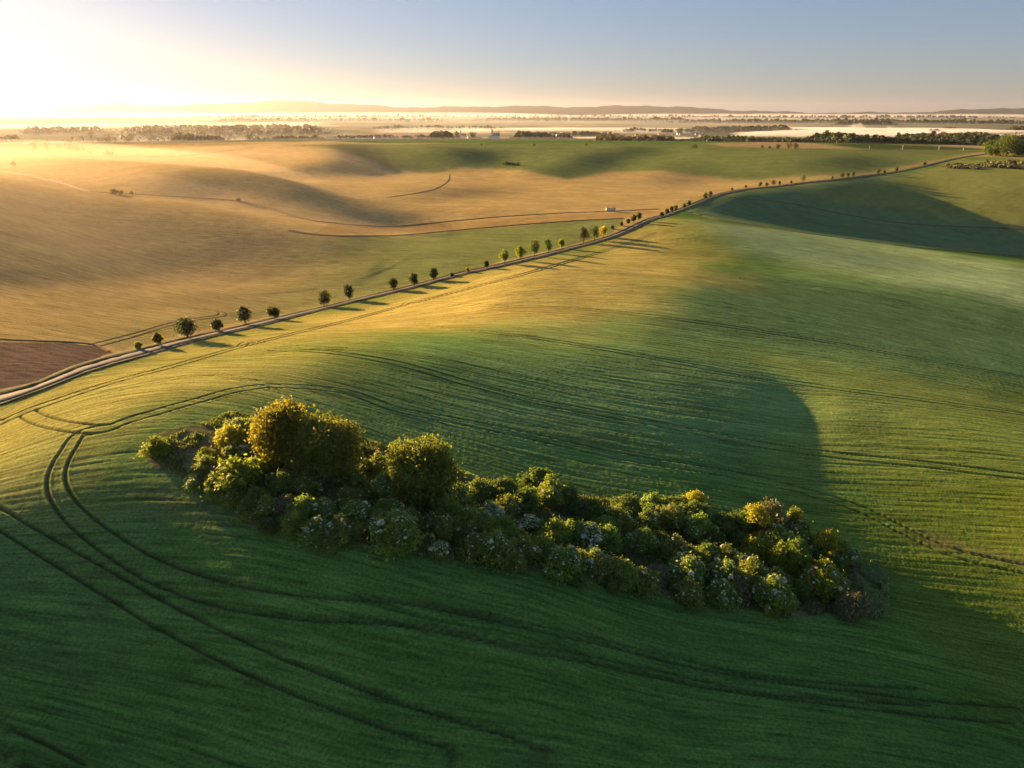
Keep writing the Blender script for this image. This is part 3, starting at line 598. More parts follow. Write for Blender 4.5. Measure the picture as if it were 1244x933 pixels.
# ------------------------------------------------------------------ foliage
def leaves(name, C_, R3, n, size, mat, seed, inner=.25, upb=.25, flat=.55):
    """n leaf sprays on the shells of the lobes C_ (k,3) with radii R3 (k,3)"""
    g = np.random.default_rng(seed)
    C_ = np.array(C_, float); R3 = np.array(R3, float)
    if R3.ndim == 1: R3 = np.repeat(R3[:, None], 3, 1)
    wt = (R3[:, 0] * R3[:, 2]); k = g.choice(len(C_), n, p=wt / wt.sum())
    d = g.normal(size=(n, 3)); d[:, 2] += upb; d /= np.linalg.norm(d, axis=1)[:, None]
    rho = 1 - inner * g.random(n) ** 1.5 + np.where(g.random(n) < .30, .30 * np.abs(g.normal(size=n)), .06 * g.normal(size=n))
    # gaps: drop sprays in noise holes
    P = C_[k] + d * R3[k] * rho[:, None]
    nn = d * flat + g.normal(size=(n, 3)) * .6; nn[:, 2] += .25; nn /= np.linalg.norm(nn, axis=1)[:, None]
    a = np.cross(nn, g.normal(size=(n, 3))); a /= np.linalg.norm(a, axis=1)[:, None]; b = np.cross(nn, a)
    s = size * (.55 + .9 * g.random(n))[:, None]
    drop = nn * s * .25
    V = np.stack([P - a * s, P - b * s * .55 - drop, P + a * s, P + b * s * .55 - drop], 1).reshape(-1, 3)
    keep = V.reshape(-1, 4, 3)[:, :, 2].min(1) > 0.02
    V = V.reshape(-1, 4, 3)[keep].reshape(-1, 3)
    F_ = np.arange(len(V)).reshape(-1, 4)
    me = mesh_np(name, V, F_, mat)
    tn = me.attributes.new('tone', 'FLOAT', 'POINT')
    lob = g.random(len(C_))[k]
    tone = np.clip(.5 * g.random(n) + .5 * lob, 0, 1)[keep]
    tn.data.foreach_set('value', np.repeat(tone, 4).astype(np.float32))
    return me

def umbels(name, C_, R3, n, size, mat, seed):
    g = np.random.default_rng(seed); C_ = np.array(C_, float); R3 = np.array(R3, float)
    if R3.ndim == 1: R3 = np.repeat(R3[:, None], 3, 1)
    fav = g.random(len(C_)) ** 2 + .1; k = g.choice(len(C_), n, p=fav / fav.sum())
    d = g.normal(size=(n, 3)); d[:, 2] = np.abs(d[:, 2]) + .35; d /= np.linalg.norm(d, axis=1)[:, None]
    P = C_[k] + d * R3[k] * 1.06
    nn = d * .6 + np.array([0, 0, .7]) + g.normal(size=(n, 3)) * .18; nn /= np.linalg.norm(nn, axis=1)[:, None]
    a = np.cross(nn, g.normal(size=(n, 3))); a /= np.linalg.norm(a, axis=1)[:, None]; b = np.cross(nn, a)
    s = size * (.6 + .8 * g.random(n))
    ring = []
    for q in range(6):
        t_ = 2 * math.pi * q / 6
        ring.append(P + (a * math.cos(t_) + b * math.sin(t_)) * s[:, None] * (1 if q % 2 else .8))
    top = P + nn * (s * .35)[:, None]
    V = np.stack(ring + [top], 1).reshape(-1, 3)
    base = np.arange(n)[:, None] * 7
    F_ = np.concatenate([np.stack([base[:, 0] + q, base[:, 0] + (q + 1) % 6, base[:, 0] + 6], 1) for q in range(6)])
    me = mesh_np(name, V, F_, mat)
    tn = me.attributes.new('tone', 'FLOAT', 'POINT'); tn.data.foreach_set('value', np.repeat(g.random(n), 7).astype(np.float32))
    return me

def stems(name, tips, r0, mat, seed, base=(0, 0, 0), spread=.12):
    g = random.Random(seed); b = MB()
    for tp in tips:
        b0 = Vector(base) + Vector((g.uniform(-spread, spread), g.uniform(-spread, spread), -.05))
        tp = Vector(tp); m1 = b0.lerp(tp, .45) + Vector((g.uniform(-.1, .1), g.uniform(-.1, .1), .12)) * tp.length * .5
        b.tube([b0, b0.lerp(m1, .5), m1, tp], [r0, r0 * .8, r0 * .55, r0 * .15], 5)
    return b.data(name, mat, True)

def bush_proto(kind, seed, mat, nleaf=2600, bloom=0, twiggy=False, leafsize=.062):
    g = random.Random(seed); C_ = []; R_3 = []
    nl = g.randint(12, 17)
    for i in range(nl):
        a = 2 * math.pi * i / nl + g.uniform(-.4, .4); rr_ = g.uniform(.30, .66) if i else 0
        z = g.uniform(.32, .80) * (1.15 - rr_ * .55); r = g.uniform(.15, .34)
        C_.append((rr_ * math.cos(a), rr_ * math.sin(a), z)); R_3.append((r, r, r * g.uniform(.8, 1.1)))
    C_.append((g.uniform(-.1, .1), g.uniform(-.1, .1), .62)); R_3.append((.5, .5, .42))
    C_.append((g.uniform(-.15, .15), g.uniform(-.15, .15), g.uniform(.85, 1.05))); R_3.append((.26, .26, .28))
    for _ in range(5):
        a = g.uniform(0, 6.28); q_ = g.uniform(.35, .95); C_.append((q_ * math.cos(a), q_ * math.sin(a), g.uniform(.45, 1.12) * (1.1 - q_ * .5))); R_3.append((.10, .10, .17))
    C_.append((0, 0, .28)); R_3.append((.78, .78, .3))
    out = {'foliage': leaves('foliage', C_, R_3, nleaf, leafsize, mat, seed, inner=.35),
           'stems': stems('stems', [Vector(c) * .9 for c in C_[:7]] + ([Vector(c) * 1.25 for c in C_] if twiggy else []), .022, M['bark'], seed)}
    if bloom: out['blossom'] = umbels('blossom', C_[:-1], R_3[:-1], int(bloom * 1.9), .05, M['bloom'], seed + 3)
    return out

M['autumn'] = mat_leaf('leaf_olive_brown', (0.20, 0.21, 0.035), 0.5)
M['autumn2'] = mat_leaf('leaf_olive_yellow', (0.19, 0.21, 0.035), 0.5)
KINDS = {}
def kinds():
    spec = {'green': ('green', 5200, 0), 'bloom': ('green', 5000, 90), 'white': ('green', 4400, 330), 'dark': ('dark', 4800, 0), 'olive': ('olive', 4800, 28),
            'yellow': ('yellow', 4600, 0), 'gold': ('gold', 4200, 0), 'twig': ('twig', 2400, 0), 'ybloom': ('yellow', 4600, 70)}
    for q, (k, (m, n, b)) in enumerate(spec.items()):
        KINDS[k] = [bush_proto(k, 100 * q + s + 7, M[m], n, b, k == 'twig') for s in range(5)]
kinds()

# thicket bushes: photo pixel of the crown's middle, width in pixels, kind
A5 = lambda L: [(170 + x / 2.764, 460 + y / 2.764, w_ / 2.764, k) for x, y, w_, k in L]
A6 = lambda L: [(600 + x / 2.488, 540 + y / 2.488, w_ / 2.488, k) for x, y, w_, k in L]
BUSH = A5([(60, 228, 84, 'yellow'), (193, 193, 26, 'olive'), (340, 160, 90, 'ybloom'), (388, 166, 64, 'olive'), (305, 196, 84, 'gold'), (222, 256, 56, 'yellow'),
 (312, 240, 64, 'ybloom'), (350, 245, 50, 'white'), (435, 240, 80, 'ybloom'), (430, 280, 78, 'gold'), (188, 348, 70, 'bloom'), (225, 300, 84, 'olive'),
 (270, 362, 104, 'olive'), (330, 322, 150, 'yellow'), (392, 400, 112, 'dark'), (550, 290, 104, 'green'), (620, 312, 124, 'twig'), (702, 325, 84, 'bloom'),
 (664, 292, 74, 'olive'), (480, 352, 94, 'dark'), (560, 350, 94, 'olive'), (430, 420, 92, 'bloom'), (365, 440, 84, 'olive'), (500, 428, 94, 'twig'),
 (556, 440, 94, 'green'), (622, 440, 94, 'bloom'), (700, 398, 84, 'olive'), (520, 500, 94, 'green'), (600, 505, 112, 'bloom'), (682, 500, 122, 'olive'),
 (722, 455, 104, 'bloom'), (650, 540, 94, 'olive'), (442, 482, 84, 'dark'), (318, 400, 84, 'olive'), (780, 250, 64, 'twig'), (802, 292, 74, 'olive'), (760, 290, 60, 'dark'),
 (820, 368, 94, 'bloom'), (862, 400, 74, 'olive'), (828, 432, 94, 'bloom'), (865, 525, 156, 'bloom'), (900, 458, 84, 'olive'), (932, 420, 64, 'dark'), (930, 370, 70, 'dark'),
 (1005, 398, 94, 'bloom'), (1062, 388, 84, 'bloom'), (1030, 440, 94, 'green'), (1042, 500, 94, 'olive'), (1005, 568, 72, 'white'), (1110, 482, 104, 'bloom'),
 (1100, 345, 84, 'bloom'), (1132, 375, 84, 'olive'), (1210, 372, 104, 'dark'), (1180, 462, 94, 'white'), (1130, 560, 114, 'olive'), (1200, 572, 114, 'bloom'),
 (1180, 515, 104, 'green'), (765, 478, 84, 'olive'), (955, 495, 64, 'dark'), (985, 480, 60, 'olive'), (1090, 530, 80, 'dark'), (1060, 330, 70, 'dark'), (880, 350, 60, 'dark'), (740, 240, 50, 'dark')])
BUSH += A6([(30, 130, 92, 'dark'), (90, 170, 94, 'dark'), (40, 190, 84, 'olive'), (130, 102, 94, 'dark'), (165, 150, 94, 'olive'), (220, 160, 74, 'dark'), (110, 235, 66, 'white'),
 (180, 265, 96, 'green'), (232, 262, 84, 'green'), (290, 280, 92, 'white'), (332, 246, 84, 'green'), (345, 288, 84, 'green'), (300, 200, 94, 'dark'), (258, 192, 84, 'dark'),
 (370, 225, 94, 'olive'), (400, 182, 94, 'dark'), (462, 232, 74, 'bloom'), (480, 178, 70, 'bloom'), (522, 222, 94, 'olive'), (550, 182, 84, 'dark'), (605, 162, 60, 'gold'),
 (600, 212, 94, 'dark'), (622, 256, 92, 'bloom'), (682, 230, 94, 'dark'), (740, 232, 84, 'dark'), (450, 290, 94, 'bloom'), (545, 322, 92, 'olive'), (30, 262, 104, 'green'),
 (30, 320, 114, 'olive'), (92, 312, 114, 'olive'), (142, 312, 84, 'green'), (200, 362, 104, 'bloom'), (252, 352, 94, 'olive'), (300, 350, 94, 'bloom'), (332, 372, 94, 'olive'),
 (390, 392, 104, 'green'), (450, 410, 104, 'olive'), (492, 396, 74, 'twig'), (580, 385, 114, 'bloom'), (582, 435, 104, 'olive'), (642, 332, 84, 'green'), (692, 340, 104, 'olive'),
 (642, 390, 74, 'dark'), (690, 400, 94, 'bloom'), (690, 455, 94, 'bloom'), (740, 368, 84, 'white'), (770, 400, 114, 'olive'), (730, 436, 84, 'twig'), (790, 312, 104, 'yellow'),
 (850, 290, 84, 'bloom'), (802, 282, 60, 'gold'), (862, 350, 94, 'yellow'), (850, 402, 94, 'olive'), (840, 458, 114, 'bloom'), (822, 222, 94, 'twig'),
 (906, 236, 84, 'ybloom'), (912, 275, 84, 'olive'), (905, 330, 94, 'green'), (950, 320, 74, 'dark'), (1000, 302, 94, 'gold'), (1050, 330, 84, 'bloom'), (985, 405, 134, 'ybloom'),
 (1072, 490, 104, 'twig'), (740, 285, 64, 'dark'), (60, 355, 74, 'olive'), (920, 440, 60, 'dark'), (1010, 350, 70, 'dark'), (655, 285, 70, 'dark'), (395, 300, 60, 'dark'), (500, 280, 60, 'dark'),
 (240, 400, 60, 'dark'), (350, 410, 60, 'dark')])
GRP = 'bushes growing in the thicket in the wheat field'
ADJ = {'green': 'plain mid green bush', 'bloom': 'cream dotted elder bush', 'white': 'bush covered in white blossom', 'dark': 'low dark green bush',
       'olive': 'olive green bush', 'yellow': 'yellow green bush', 'gold': 'golden yellow bush', 'twig': 'half bare brown bush', 'ybloom': 'pale flowered yellowish bush'}
NM = {'green': 'green_bush', 'bloom': 'elder_bush', 'white': 'white_flowering_bush', 'dark': 'dark_bush', 'olive': 'olive_bush', 'yellow': 'yellow_bush', 'gold': 'golden_bush', 'twig': 'twiggy_bush', 'ybloom': 'pale_flowering_bush'}
def ordn(i):
    w_ = ['first', 'second', 'third', 'fourth', 'fifth', 'sixth', 'seventh', 'eighth', 'ninth', 'tenth', 'eleventh', 'twelfth', 'thirteenth', 'fourteenth', 'fifteenth', 'sixteenth', 'seventeenth', 'eighteenth', 'nineteenth', 'twentieth']
    return w_[i] if i < 20 else str(i + 1) + 'th'
# rows of the thicket: distance from its front edge to its back edge as seen in the photo
FE = ([160, 240, 330, 420, 540, 700, 850, 960, 1060], [600, 622, 655, 668, 690, 712, 738, 760, 760])
BE = ([160, 240, 330, 420, 540, 700, 850, 960, 1060], [530, 500, 490, 520, 560, 585, 600, 625, 665])
def place_bushes():
    rows_ = {'front edge': [], 'middle': [], 'back edge': []}
    for i, (u, v, w_, k) in enumerate(BUSH):
        fr = np.interp(u, *FE); bk = np.interp(u, *BE); q = (fr - v) / (fr - bk)
        rows_['front edge' if q < .40 else 'middle' if q < .68 else 'back edge'].append((u, v, w_, k, i))
    for rn, L in rows_.items():
        L.sort()
        cnt = {}
        for (u, v, w_, k, i) in L: cnt[k] = cnt.get(k, 0) + 1
        seen = {}
        for (u, v, w_, k, i) in L:
            g = random.Random(i * 13 + 1)
            p = at(u, v + w_ * .26)
            wm = w_ * depth(p) / FPX
            s = wm / 1.54
            if k in ('dark',): hz = .85
            else: hz = 1.0
            pr = KINDS[k][i % 5]
            j = seen.get(k, 0); seen[k] = j + 1
            root = link(NM[k], None, None, (p[0], p[1], float(height(p[0], p[1])) - .05), g.uniform(0, 6.28), (s * g.uniform(.88, 1.16), s * g.uniform(.88, 1.16), s * hz * g.uniform(.78, 1.22)))
            where = 'along the thicket ' + rn if rn != 'middle' else 'in the middle of the thicket'
            if cnt[k] == 1: lab = 'the only ' + ADJ[k] + ' ' + where
            else: lab = ordn(j) + ' ' + ADJ[k] + ' from the left ' + where
            tag(root, lab, 'bush', GRP)
            for nm_, me in pr.items(): link(nm_, me, root)
place_bushes()

def tree_thing(name, label, cat, p, hgt, wid, mat, seed, nleaf=1200, leafsize=.16, group=None, shape='oval', trunk=.28, lobes=11, rot=None):
    """an individual tree: trunk with limbs > crown"""
    g = random.Random(seed); C_ = []; R_3 = []
    z0 = hgt * trunk
    for i in range(lobes):
        f_ = (i + .5) / lobes; zz = z0 + (hgt - z0) * (.12 + .76 * f_)
        prof = math.sin(math.pi * (.12 + .80 * f_)) ** .75 if shape == 'oval' else (math.sin(math.pi * (.22 + .62 * f_)) ** .5)
        a = i * 2.4 + g.uniform(-.5, .5); ro = wid * .5 * prof * g.uniform(.30, .85)
        r = wid * (g.uniform(.13, .27) if lobes > 20 else g.uniform(.18, .30)) * (.65 + .5 * prof)
        C_.append((ro * math.cos(a), ro * math.sin(a), zz)); R_3.append((r, r, r * g.uniform(.75, 1.0)))
    C_.append((0, 0, z0 + (hgt - z0) * .48)); R_3.append((wid * .24, wid * .24, (hgt - z0) * .34))
    if lobes < 12:
        for _ in range(3):                             # stray boughs that break the outline
            a = g.uniform(0, 6.28); zz = z0 + (hgt - z0) * g.uniform(.15, .95)
            C_.insert(0, (wid * .42 * math.cos(a) * (1.2 - zz / hgt), wid * .42 * math.sin(a) * (1.2 - zz / hgt), zz)); R_3.insert(0, (wid * .13, wid * .13, wid * .2))
    root = link(name, None, None, (p[0], p[1], float(height(p[0], p[1])) - .08), g.uniform(0, 6.28) if rot is None else rot)
    root.rotation_euler[0] = g.uniform(-.05, .05)
    tag(root, label, cat, group)
    b = MB(); tr = max(.07, wid * .035)
    b.tube([(0, 0, 0), (wid * .01, 0, z0 * .6), (0, wid * .01, z0 + (hgt - z0) * .35), (0, 0, hgt * .85)], [tr * 1.35, tr, tr * .7, tr * .15], 7)
    for c in C_[:-1]:
        st = Vector((0, 0, min(c[2] * .75, z0 + (c[2] - z0) * .4)))
        b.tube([st, st.lerp(Vector(c), .5) + Vector((0, 0, wid * .04)), Vector(c)], [tr * .45, tr * .3, tr * .08], 5)
    link('trunk', b.data('trunk', M['bark'], True), root)
    link('crown', leaves('crown', C_, R_3, nleaf, leafsize, mat, seed, inner=.45), root)
    return root

def tree_px(name, label, u, v, hpx, wr, mat, seed, **kw):
    p = at(u, v); D = depth(p); hgt = hpx * D / FPX / cP
    return tree_thing(name, label, kw.pop('cat', 'tree'), p, hgt, hgt * wr, mat, seed, **kw)

# three big trees of the thicket
def big(u, vtop, vbase, wpx, **kw):
    p = at(u, vbase); D = depth(p); hgt = (vbase - vtop) * D / FPX / 1.1
    return p, hgt, wpx * D / FPX
p, h_, w_ = big(349, 481, 562, 66)
tree_thing('broadleaf_tree', 'tall amber lit broadleaf tree, leftmost of the three big thicket trees', 'tree', p, h_, w_, M['orange'], 901, 19000, .17, 'big trees of the thicket', 'round', .12, 34)
p, h_, w_ = big(402, 497, 580, 80)
tree_thing('broadleaf_tree', 'broad olive brown tree just right of the amber lit tree in the thicket', 'tree', p, h_, w_, M['autumn'], 902, 19000, .17, 'big trees of the thicket', 'round', .10, 34)
p, h_, w_ = big(514, 522, 606, 76)
tree_thing('broadleaf_tree', 'rounded olive green tree standing alone in the middle of the thicket', 'tree', p, h_, w_, M['autumn2'], 903, 19000, .17, 'big trees of the thicket', 'round', .10, 34)
p, h_, w_ = big(916, 605, 650, 26)
tree_thing('small_tree', 'small golden topped tree on bare stems at the back right of the thicket', 'tree', p, h_, w_, M['gold'], 904, 1400, .17, None, 'round', .45, 9)

# roadside row
ROW = [(168, 424, 8, 'yellow'), (192, 419, 14, 'orange'), (228, 411, 24, 'olive'), (265, 402, 13, 'olive'), (298, 393.5, 20, 'olive'), (333, 387, 14, 'olive'), (394, 372.5, 19, 'dark'),
 (424, 365, 18, 'dark'), (478, 352.5, 14, 'dark'), (503, 347, 14, 'dark'), (527, 340.5, 14, 'dark'), (549, 335.5, 4, 'olive'), (568, 330.5, 5, 'orange'), (591, 325.5, 8, 'dark'),
 (613, 320, 16, 'yellow'), (631.5, 316, 16, 'yellow'), (649, 311, 18, 'green'), (666, 307, 15, 'green'), (682, 302, 11, 'yellow'), (709, 295, 17, 'dark'), (722, 291.5, 16, 'green'),
 (733, 287.5, 12, 'lime'), (744, 278.5, 4, 'dark'), (755, 274.5, 4.5, 'dark'), (763, 271.5, 5, 'dark'), (769.5, 270.5, 9, 'dark'), (776, 268, 9, 'dark'), (804, 263, 5, 'dark'), (810, 260.5, 7, 'dark'),
 (815.5, 258, 6.5, 'dark'), (821, 256.5, 6.5, 'dark'), (831, 253.5, 6, 'green'), (837, 251, 7, 'green'), (857, 242, 7, 'dark'), (863, 239.5, 7, 'dark'), (889, 231.5, 3, 'olive'), (906, 228, 3, 'olive'),
 (923, 227.5, 6, 'dark'), (931, 227, 5, 'dark'), (939, 226, 7, 'dark'), (947, 225, 4.5, 'dark'), (961, 223, 3, 'olive'), (975, 221.5, 8, 'green'), (1011, 217.5, 3, 'olive'), (1023, 216, 5.5, 'dark'),
 (1030, 215.5, 5, 'dark'), (1036, 214.5, 5, 'dark'), (1067, 212, 6, 'dark'), (1074, 211, 4, 'dark'), (1089, 209, 5.5, 'dark'), (1123, 201, 4, 'dark')]
TN = {'yellow': 'young yellow green tree', 'orange': 'thin reddish sapling', 'olive': 'round olive brown tree', 'dark': 'dark green oval tree', 'green': 'bright green oval tree', 'lime': 'bright yellow leaved tree'}
seen = {}; cnt = {}
for q in ROW: cnt[q[3]] = cnt.get(q[3], 0) + 1
for i, (u, v, hp, k) in enumerate(ROW):
    j = seen.get(k, 0); seen[k] = j + 1
    wr = random.Random(i).uniform(.62, .78) if k != 'olive' else random.Random(i).uniform(.72, .92)
    sz = 'small ' if hp < 5.5 and i < 30 else ''
    lab = ('the only ' + TN[k] if cnt[k] == 1 else ordn(j) + ' ' + TN[k] + ' from the left') + ' in the roadside row'
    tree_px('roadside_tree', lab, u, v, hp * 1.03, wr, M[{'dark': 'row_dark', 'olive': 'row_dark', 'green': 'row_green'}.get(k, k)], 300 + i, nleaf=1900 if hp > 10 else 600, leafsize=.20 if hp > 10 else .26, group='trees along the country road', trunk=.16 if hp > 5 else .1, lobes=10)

# ------------------------------------------------------------------ scrub between the bushes, reeds at the thicket's end
def scatter(name, px, n, size, mat, seed, tall=.5, label='', step=None):
    g = np.random.default_rng(seed)
    poly = np.array(dense(px, 5)); lo = poly.min(0); hi = poly.max(0)
    P = lo + (hi - lo) * g.random((int(n * 2.2), 2)); P = P[in_poly(P[:, 0], P[:, 1], poly)][:n]
    dn = fbm(P[:, 0] / 3, P[:, 1] / 3, seed + 4, 3); P = P[dn > .36]; n = len(P)
    z = height(P[:, 0], P[:, 1]); hgt = tall * (.3 + g.random(n)) * (.5 + fbm(P[:, 0] / 2, P[:, 1] / 2, seed, 2))
    a = g.random(n) * 6.283; dx = np.cos(a) * size; dy = np.sin(a) * size; lx = g.normal(size=n) * .15 * tall; ly = g.normal(size=n) * .15 * tall
    V = np.stack([np.stack([P[:, 0] - dx, P[:, 1] - dy, z], 1), np.stack([P[:, 0] + dx, P[:, 1] + dy, z], 1),
                  np.stack([P[:, 0] + dx * .6 + lx, P[:, 1] + dy * .6 + ly, z + hgt], 1), np.stack([P[:, 0] - dx * .6 + lx, P[:, 1] - dy * .6 + ly, z + hgt * .8], 1)], 1).reshape(-1, 3)
    me = mesh_np(name, V, np.arange(len(V)).reshape(-1, 4), mat)
    tn = me.attributes.new('tone', 'FLOAT', 'POINT'); tn.data.foreach_set('value', np.repeat(g.random(n), 4).astype(np.float32))
    return tag(link(name, me), label, None, None, 'stuff')
SCRUB = [p_ for nm, c, p_ in PATCHES if nm == 'scrub'][0]
scatter('undergrowth', SCRUB, 80000, .09, M['scrub'], 5, .30, 'brown and green undergrowth between the thicket bushes')
scatter('reeds', [(1045, 690), (1062, 682), (1078, 705), (1080, 745), (1060, 752), (1050, 730)], 9000, .09, M['reed'], 8, .45, 'pale grey green reeds at the right end of the thicket')

# ------------------------------------------------------------------ distant single trees, groves, belts
FAR = [(43, 184, 12, 1.25, 'olive', 'rounded brownish tree on the left skyline, left of its pair'), (58, 184, 12, 1.3, 'olive', 'rounded brownish tree on the left skyline, right of its pair'),
 (84, 177.5, 5, 1.8, 'olive', 'small bush just right of the pair of skyline trees'), (72, 180, 4, 1.5, 'olive', 'tiny bush beside the paired skyline trees'), (134, 190, 7, 2.0, 'olive', 'low spreading bush on the left hill crest'),
 (86, 183, 5, 1.6, 'olive', 'dark bush low on the left hill crest, left of three'), (93, 184, 5, 1.6, 'olive', 'dark bush on the left hill crest, middle of three'), (101, 184.5, 4, 1.6, 'olive', 'dark bush on the left hill crest, right of three'), (108, 187, 3, 1.7, 'olive', 'tiny bush between hill crest bushes and the low spreading bush'),
 (17, 202, 5, 1.0, 'olive', 'faint lone tree on the hazy left hillside'), (139, 236, 5, 1.6, 'olive', 'bush on the curved grass bank, larger of two'), (147, 236, 4, 1.2, 'olive', 'bush on the curved grass bank beside a larger one'),
 (160, 236, 3, 1.3, 'olive', 'small lone bush on the curved grass bank'), (290, 245, 4, 1.2, 'dark', 'lone bush at the right part of the curved grass bank'),
 (844, 180.5, 4.5, 1.6, 'dark', 'lone dark bush left of the upper pale field'), (926, 180, 3.2, 1.1, 'dark', 'leftmost and tiny tree of the upper field row'), (935, 180.5, 2.8, 1.2, 'dark', 'second tiny tree of the upper field row'),
 (945, 180.5, 4.5, 1.3, 'dark', 'middle tree of the upper field row'), (958, 180.5, 6, 1.5, 'dark', 'largest tree of the upper field row'), (967, 180.5, 5.5, 1.2, 'dark', 'rightmost tree of the upper field row'),
 (712, 177.5, 3, 1.5, 'green', 'bright green bush on the far field edge'), (649, 177.3, 2, 1.5, 'dark', 'tiny dark bush on the far field edge'), (585, 177, 2.5, .6, 'dark', 'tiny upright bush on the far field edge'),
 (615, 201, 5, .8, 'dark', 'pointed tree at the left end of the tiny midfield grove'), (611.5, 200.8, 2.5, .9, 'olive', 'tiny bush left of the midfield grove'), (619, 201, 3.6, 1.3, 'dark', 'second tree of the tiny midfield grove'), (622.5, 201.2, 3.2, 1.3, 'dark', 'third tree of the tiny midfield grove'),
 (626, 201.3, 3.0, 1.3, 'dark', 'fourth tree of the tiny midfield grove'), (629.5, 201.3, 4, 1.1, 'dark', 'right end tree of the tiny midfield grove')]
for i, (u, v, hp, wr, k, lb) in enumerate(FAR):
    tree_px('distant_tree', lb, u, v, hp, wr, M['row_dark' if k in ('dark', 'olive') else 'row_green'], 700 + i, nleaf=350, leafsize=.55 if hp > 4 else .35, shape='round', trunk=.08, lobes=8, group='single trees out in the far fields')
for (u, v, hp, wr, lb, sd) in [(1222, 190, 24, .95, 'big light green tree at the end of the road', 1), (1205, 189, 15, 1.1, 'darker tree left of the big one at the road end', 2), (1238, 189, 13, 1.2, 'lower tree right of the big one at the road end', 3)]:
    tree_px('big_tree', lb, u, v, hp, wr, M['row_green'], 780 + sd, nleaf=3500, leafsize=.75, shape='round', trunk=.06, lobes=16, group='trees where the road ends')

def azr(u, r):
    a = math.atan2((u - CX) / FPX, cP + (CY - 150) / FPX * sP); return r * math.sin(a), r * math.cos(a)

def belt(label, u0, u1, r0, r1, h0, n, mat, seed, name='woodland', quads=42, lump=1.0):
    """a far wood that reads as one mass: many small crowns on their own ground"""
    g = np.random.default_rng(seed)
    u = u0 + (u1 - u0) * g.random(n); r = r0 + (r1 - r0) * g.random(n)
    a = np.arctan2((u - CX) / FPX, cP + (CY - 150) / FPX * sP); x = r * np.sin(a); y = r * np.cos(a)
    ends = np.clip(np.minimum(u - u0, u1 - u) / (.12 * (u1 - u0)), .35, 1)
    hh = h0 * .8 * (.5 + .8 * vnoise(x / 45, y / 200, seed)) * (.75 + .5 * g.random(n)) * ends
    z = height(x, y); q = quads
    d = g.normal(size=(n, q, 3)); d /= np.linalg.norm(d, axis=2)[..., None]; d *= (.55 + .45 * g.random((n, q)))[..., None]
    ctr = np.stack([x, y, z + hh * .5], 1)[:, None]
    Pp = ctr + d * np.stack([hh * .42, hh * .42, hh * .5], 1)[:, None]
    nn = d + g.normal(size=d.shape) * .35; nn /= np.linalg.norm(nn, axis=2)[..., None]
    aa = np.cross(nn, g.normal(size=d.shape)); aa /= np.linalg.norm(aa, axis=2)[..., None]; bb = np.cross(nn, aa)
    s = (hh * .20)[:, None, None] * (.6 + .8 * g.random((n, q)))[..., None]
    V = np.stack([Pp - aa * s, Pp - bb * s, Pp + aa * s, Pp + bb * s], 2).reshape(-1, 3)
    me = mesh_np(name, V, np.arange(len(V)).reshape(-1, 4), mat)
    tn = me.attributes.new('tone', 'FLOAT', 'POINT')
    tn.data.foreach_set('value', np.repeat(np.repeat(g.random(n), q) * .6 + g.random(n * q) * .4, 4).astype(np.float32))
    return tag(link(name, me), label, None, None, 'stuff')
for i, a in enumerate([
 ('dark wood belt along the far right field edge', 800, 1290, 1600, 1760, 19, 1300, M['farleaf']),
 ('brownish wood belt left of the dark one', 716, 830, 1600, 1720, 18, 330, M['farbrown']),
 ('brown wood belt behind the big tree', 1080, 1290, 1760, 1900, 22, 420, M['farbrown']),
 ('hazy grove on the left behind the pale field', 204, 270, 2150, 2350, 20, 240, M['farbrown']),
 ('wood spread across the hazy left plain', 130, 415, 3300, 4700, 26, 800, M['farbrown']),
 ('wood at the far left of the plain', 20, 130, 3800, 4700, 24, 260, M['farbrown']),
 ('thin tree line at the left edge', -40, 22, 2900, 3000, 22, 60, M['farbrown']),
 ('dark wood beside the village', 520, 552, 2330, 2480, 24, 130, M['farleaf']),
 ('tree line through the village', 395, 530, 2500, 2650, 15, 260, M['farleaf']),
 ('tree line left of the village', 300, 400, 2280, 2360, 13, 150, M['farbrown']),
 ('trees right of the silos', 620, 700, 2380, 2500, 22, 150, M['farleaf']),
 ('tree line among the misty farms', 640, 760, 3000, 3150, 20, 90, M['farleaf']),
 ('tree line among the misty right farms', 745, 900, 3600, 3900, 18, 130, M['farleaf']),
 ('dark wood rising out of the mist', 834, 970, 3750, 4250, 26, 380, M['farleaf']),
 ('small wood island in the right mist', 1130, 1146, 3900, 4000, 22, 22, M['farleaf']),
 ('small wood patch in the middle mist', 803, 818, 3500, 3600, 24, 22, M['farleaf']),
 ('tiny wood patch beyond the island', 1146, 1166, 4500, 4600, 20, 22, M['farleaf']),
 ('long dark wood line beyond the mist', 780, 1290, 6500, 7300, 30, 900, M['farleaf']),
 ('wood patch on the right of the far plain', 1010, 1090, 5700, 6100, 30, 160, M['farleaf']),
 ('wood patch at the right edge', 1225, 1290, 4500, 4800, 28, 90, M['farleaf']),
 ('far wood line in the centre', 560, 860, 7600, 8600, 34, 600, M['farleaf']),
 ('far wood line on the left', 240, 560, 7000, 8600, 30, 520, M['farbrown']),
 ('farthest wood line under the hills', 150, 1290, 11500, 13500, 40, 900, M['farleaf']),
 ('tree line in the centre haze', 440, 620, 4200, 4500, 20, 140, M['farleaf']),
 ('scattered trees on the left plain', 60, 300, 2600, 3200, 17, 60, M['farbrown'])]):
    belt(*a, seed=50 + i)
belt('brown hedge beside the end of the road', 1155, 1205, 860, 905, 3.4, 160, M['twig'], 95, name='hedgerow')
belt('red brown hedge right of the big tree', 1200, 1290, 880, 930, 3.5, 200, M['twig'], 96, name='hedgerow')
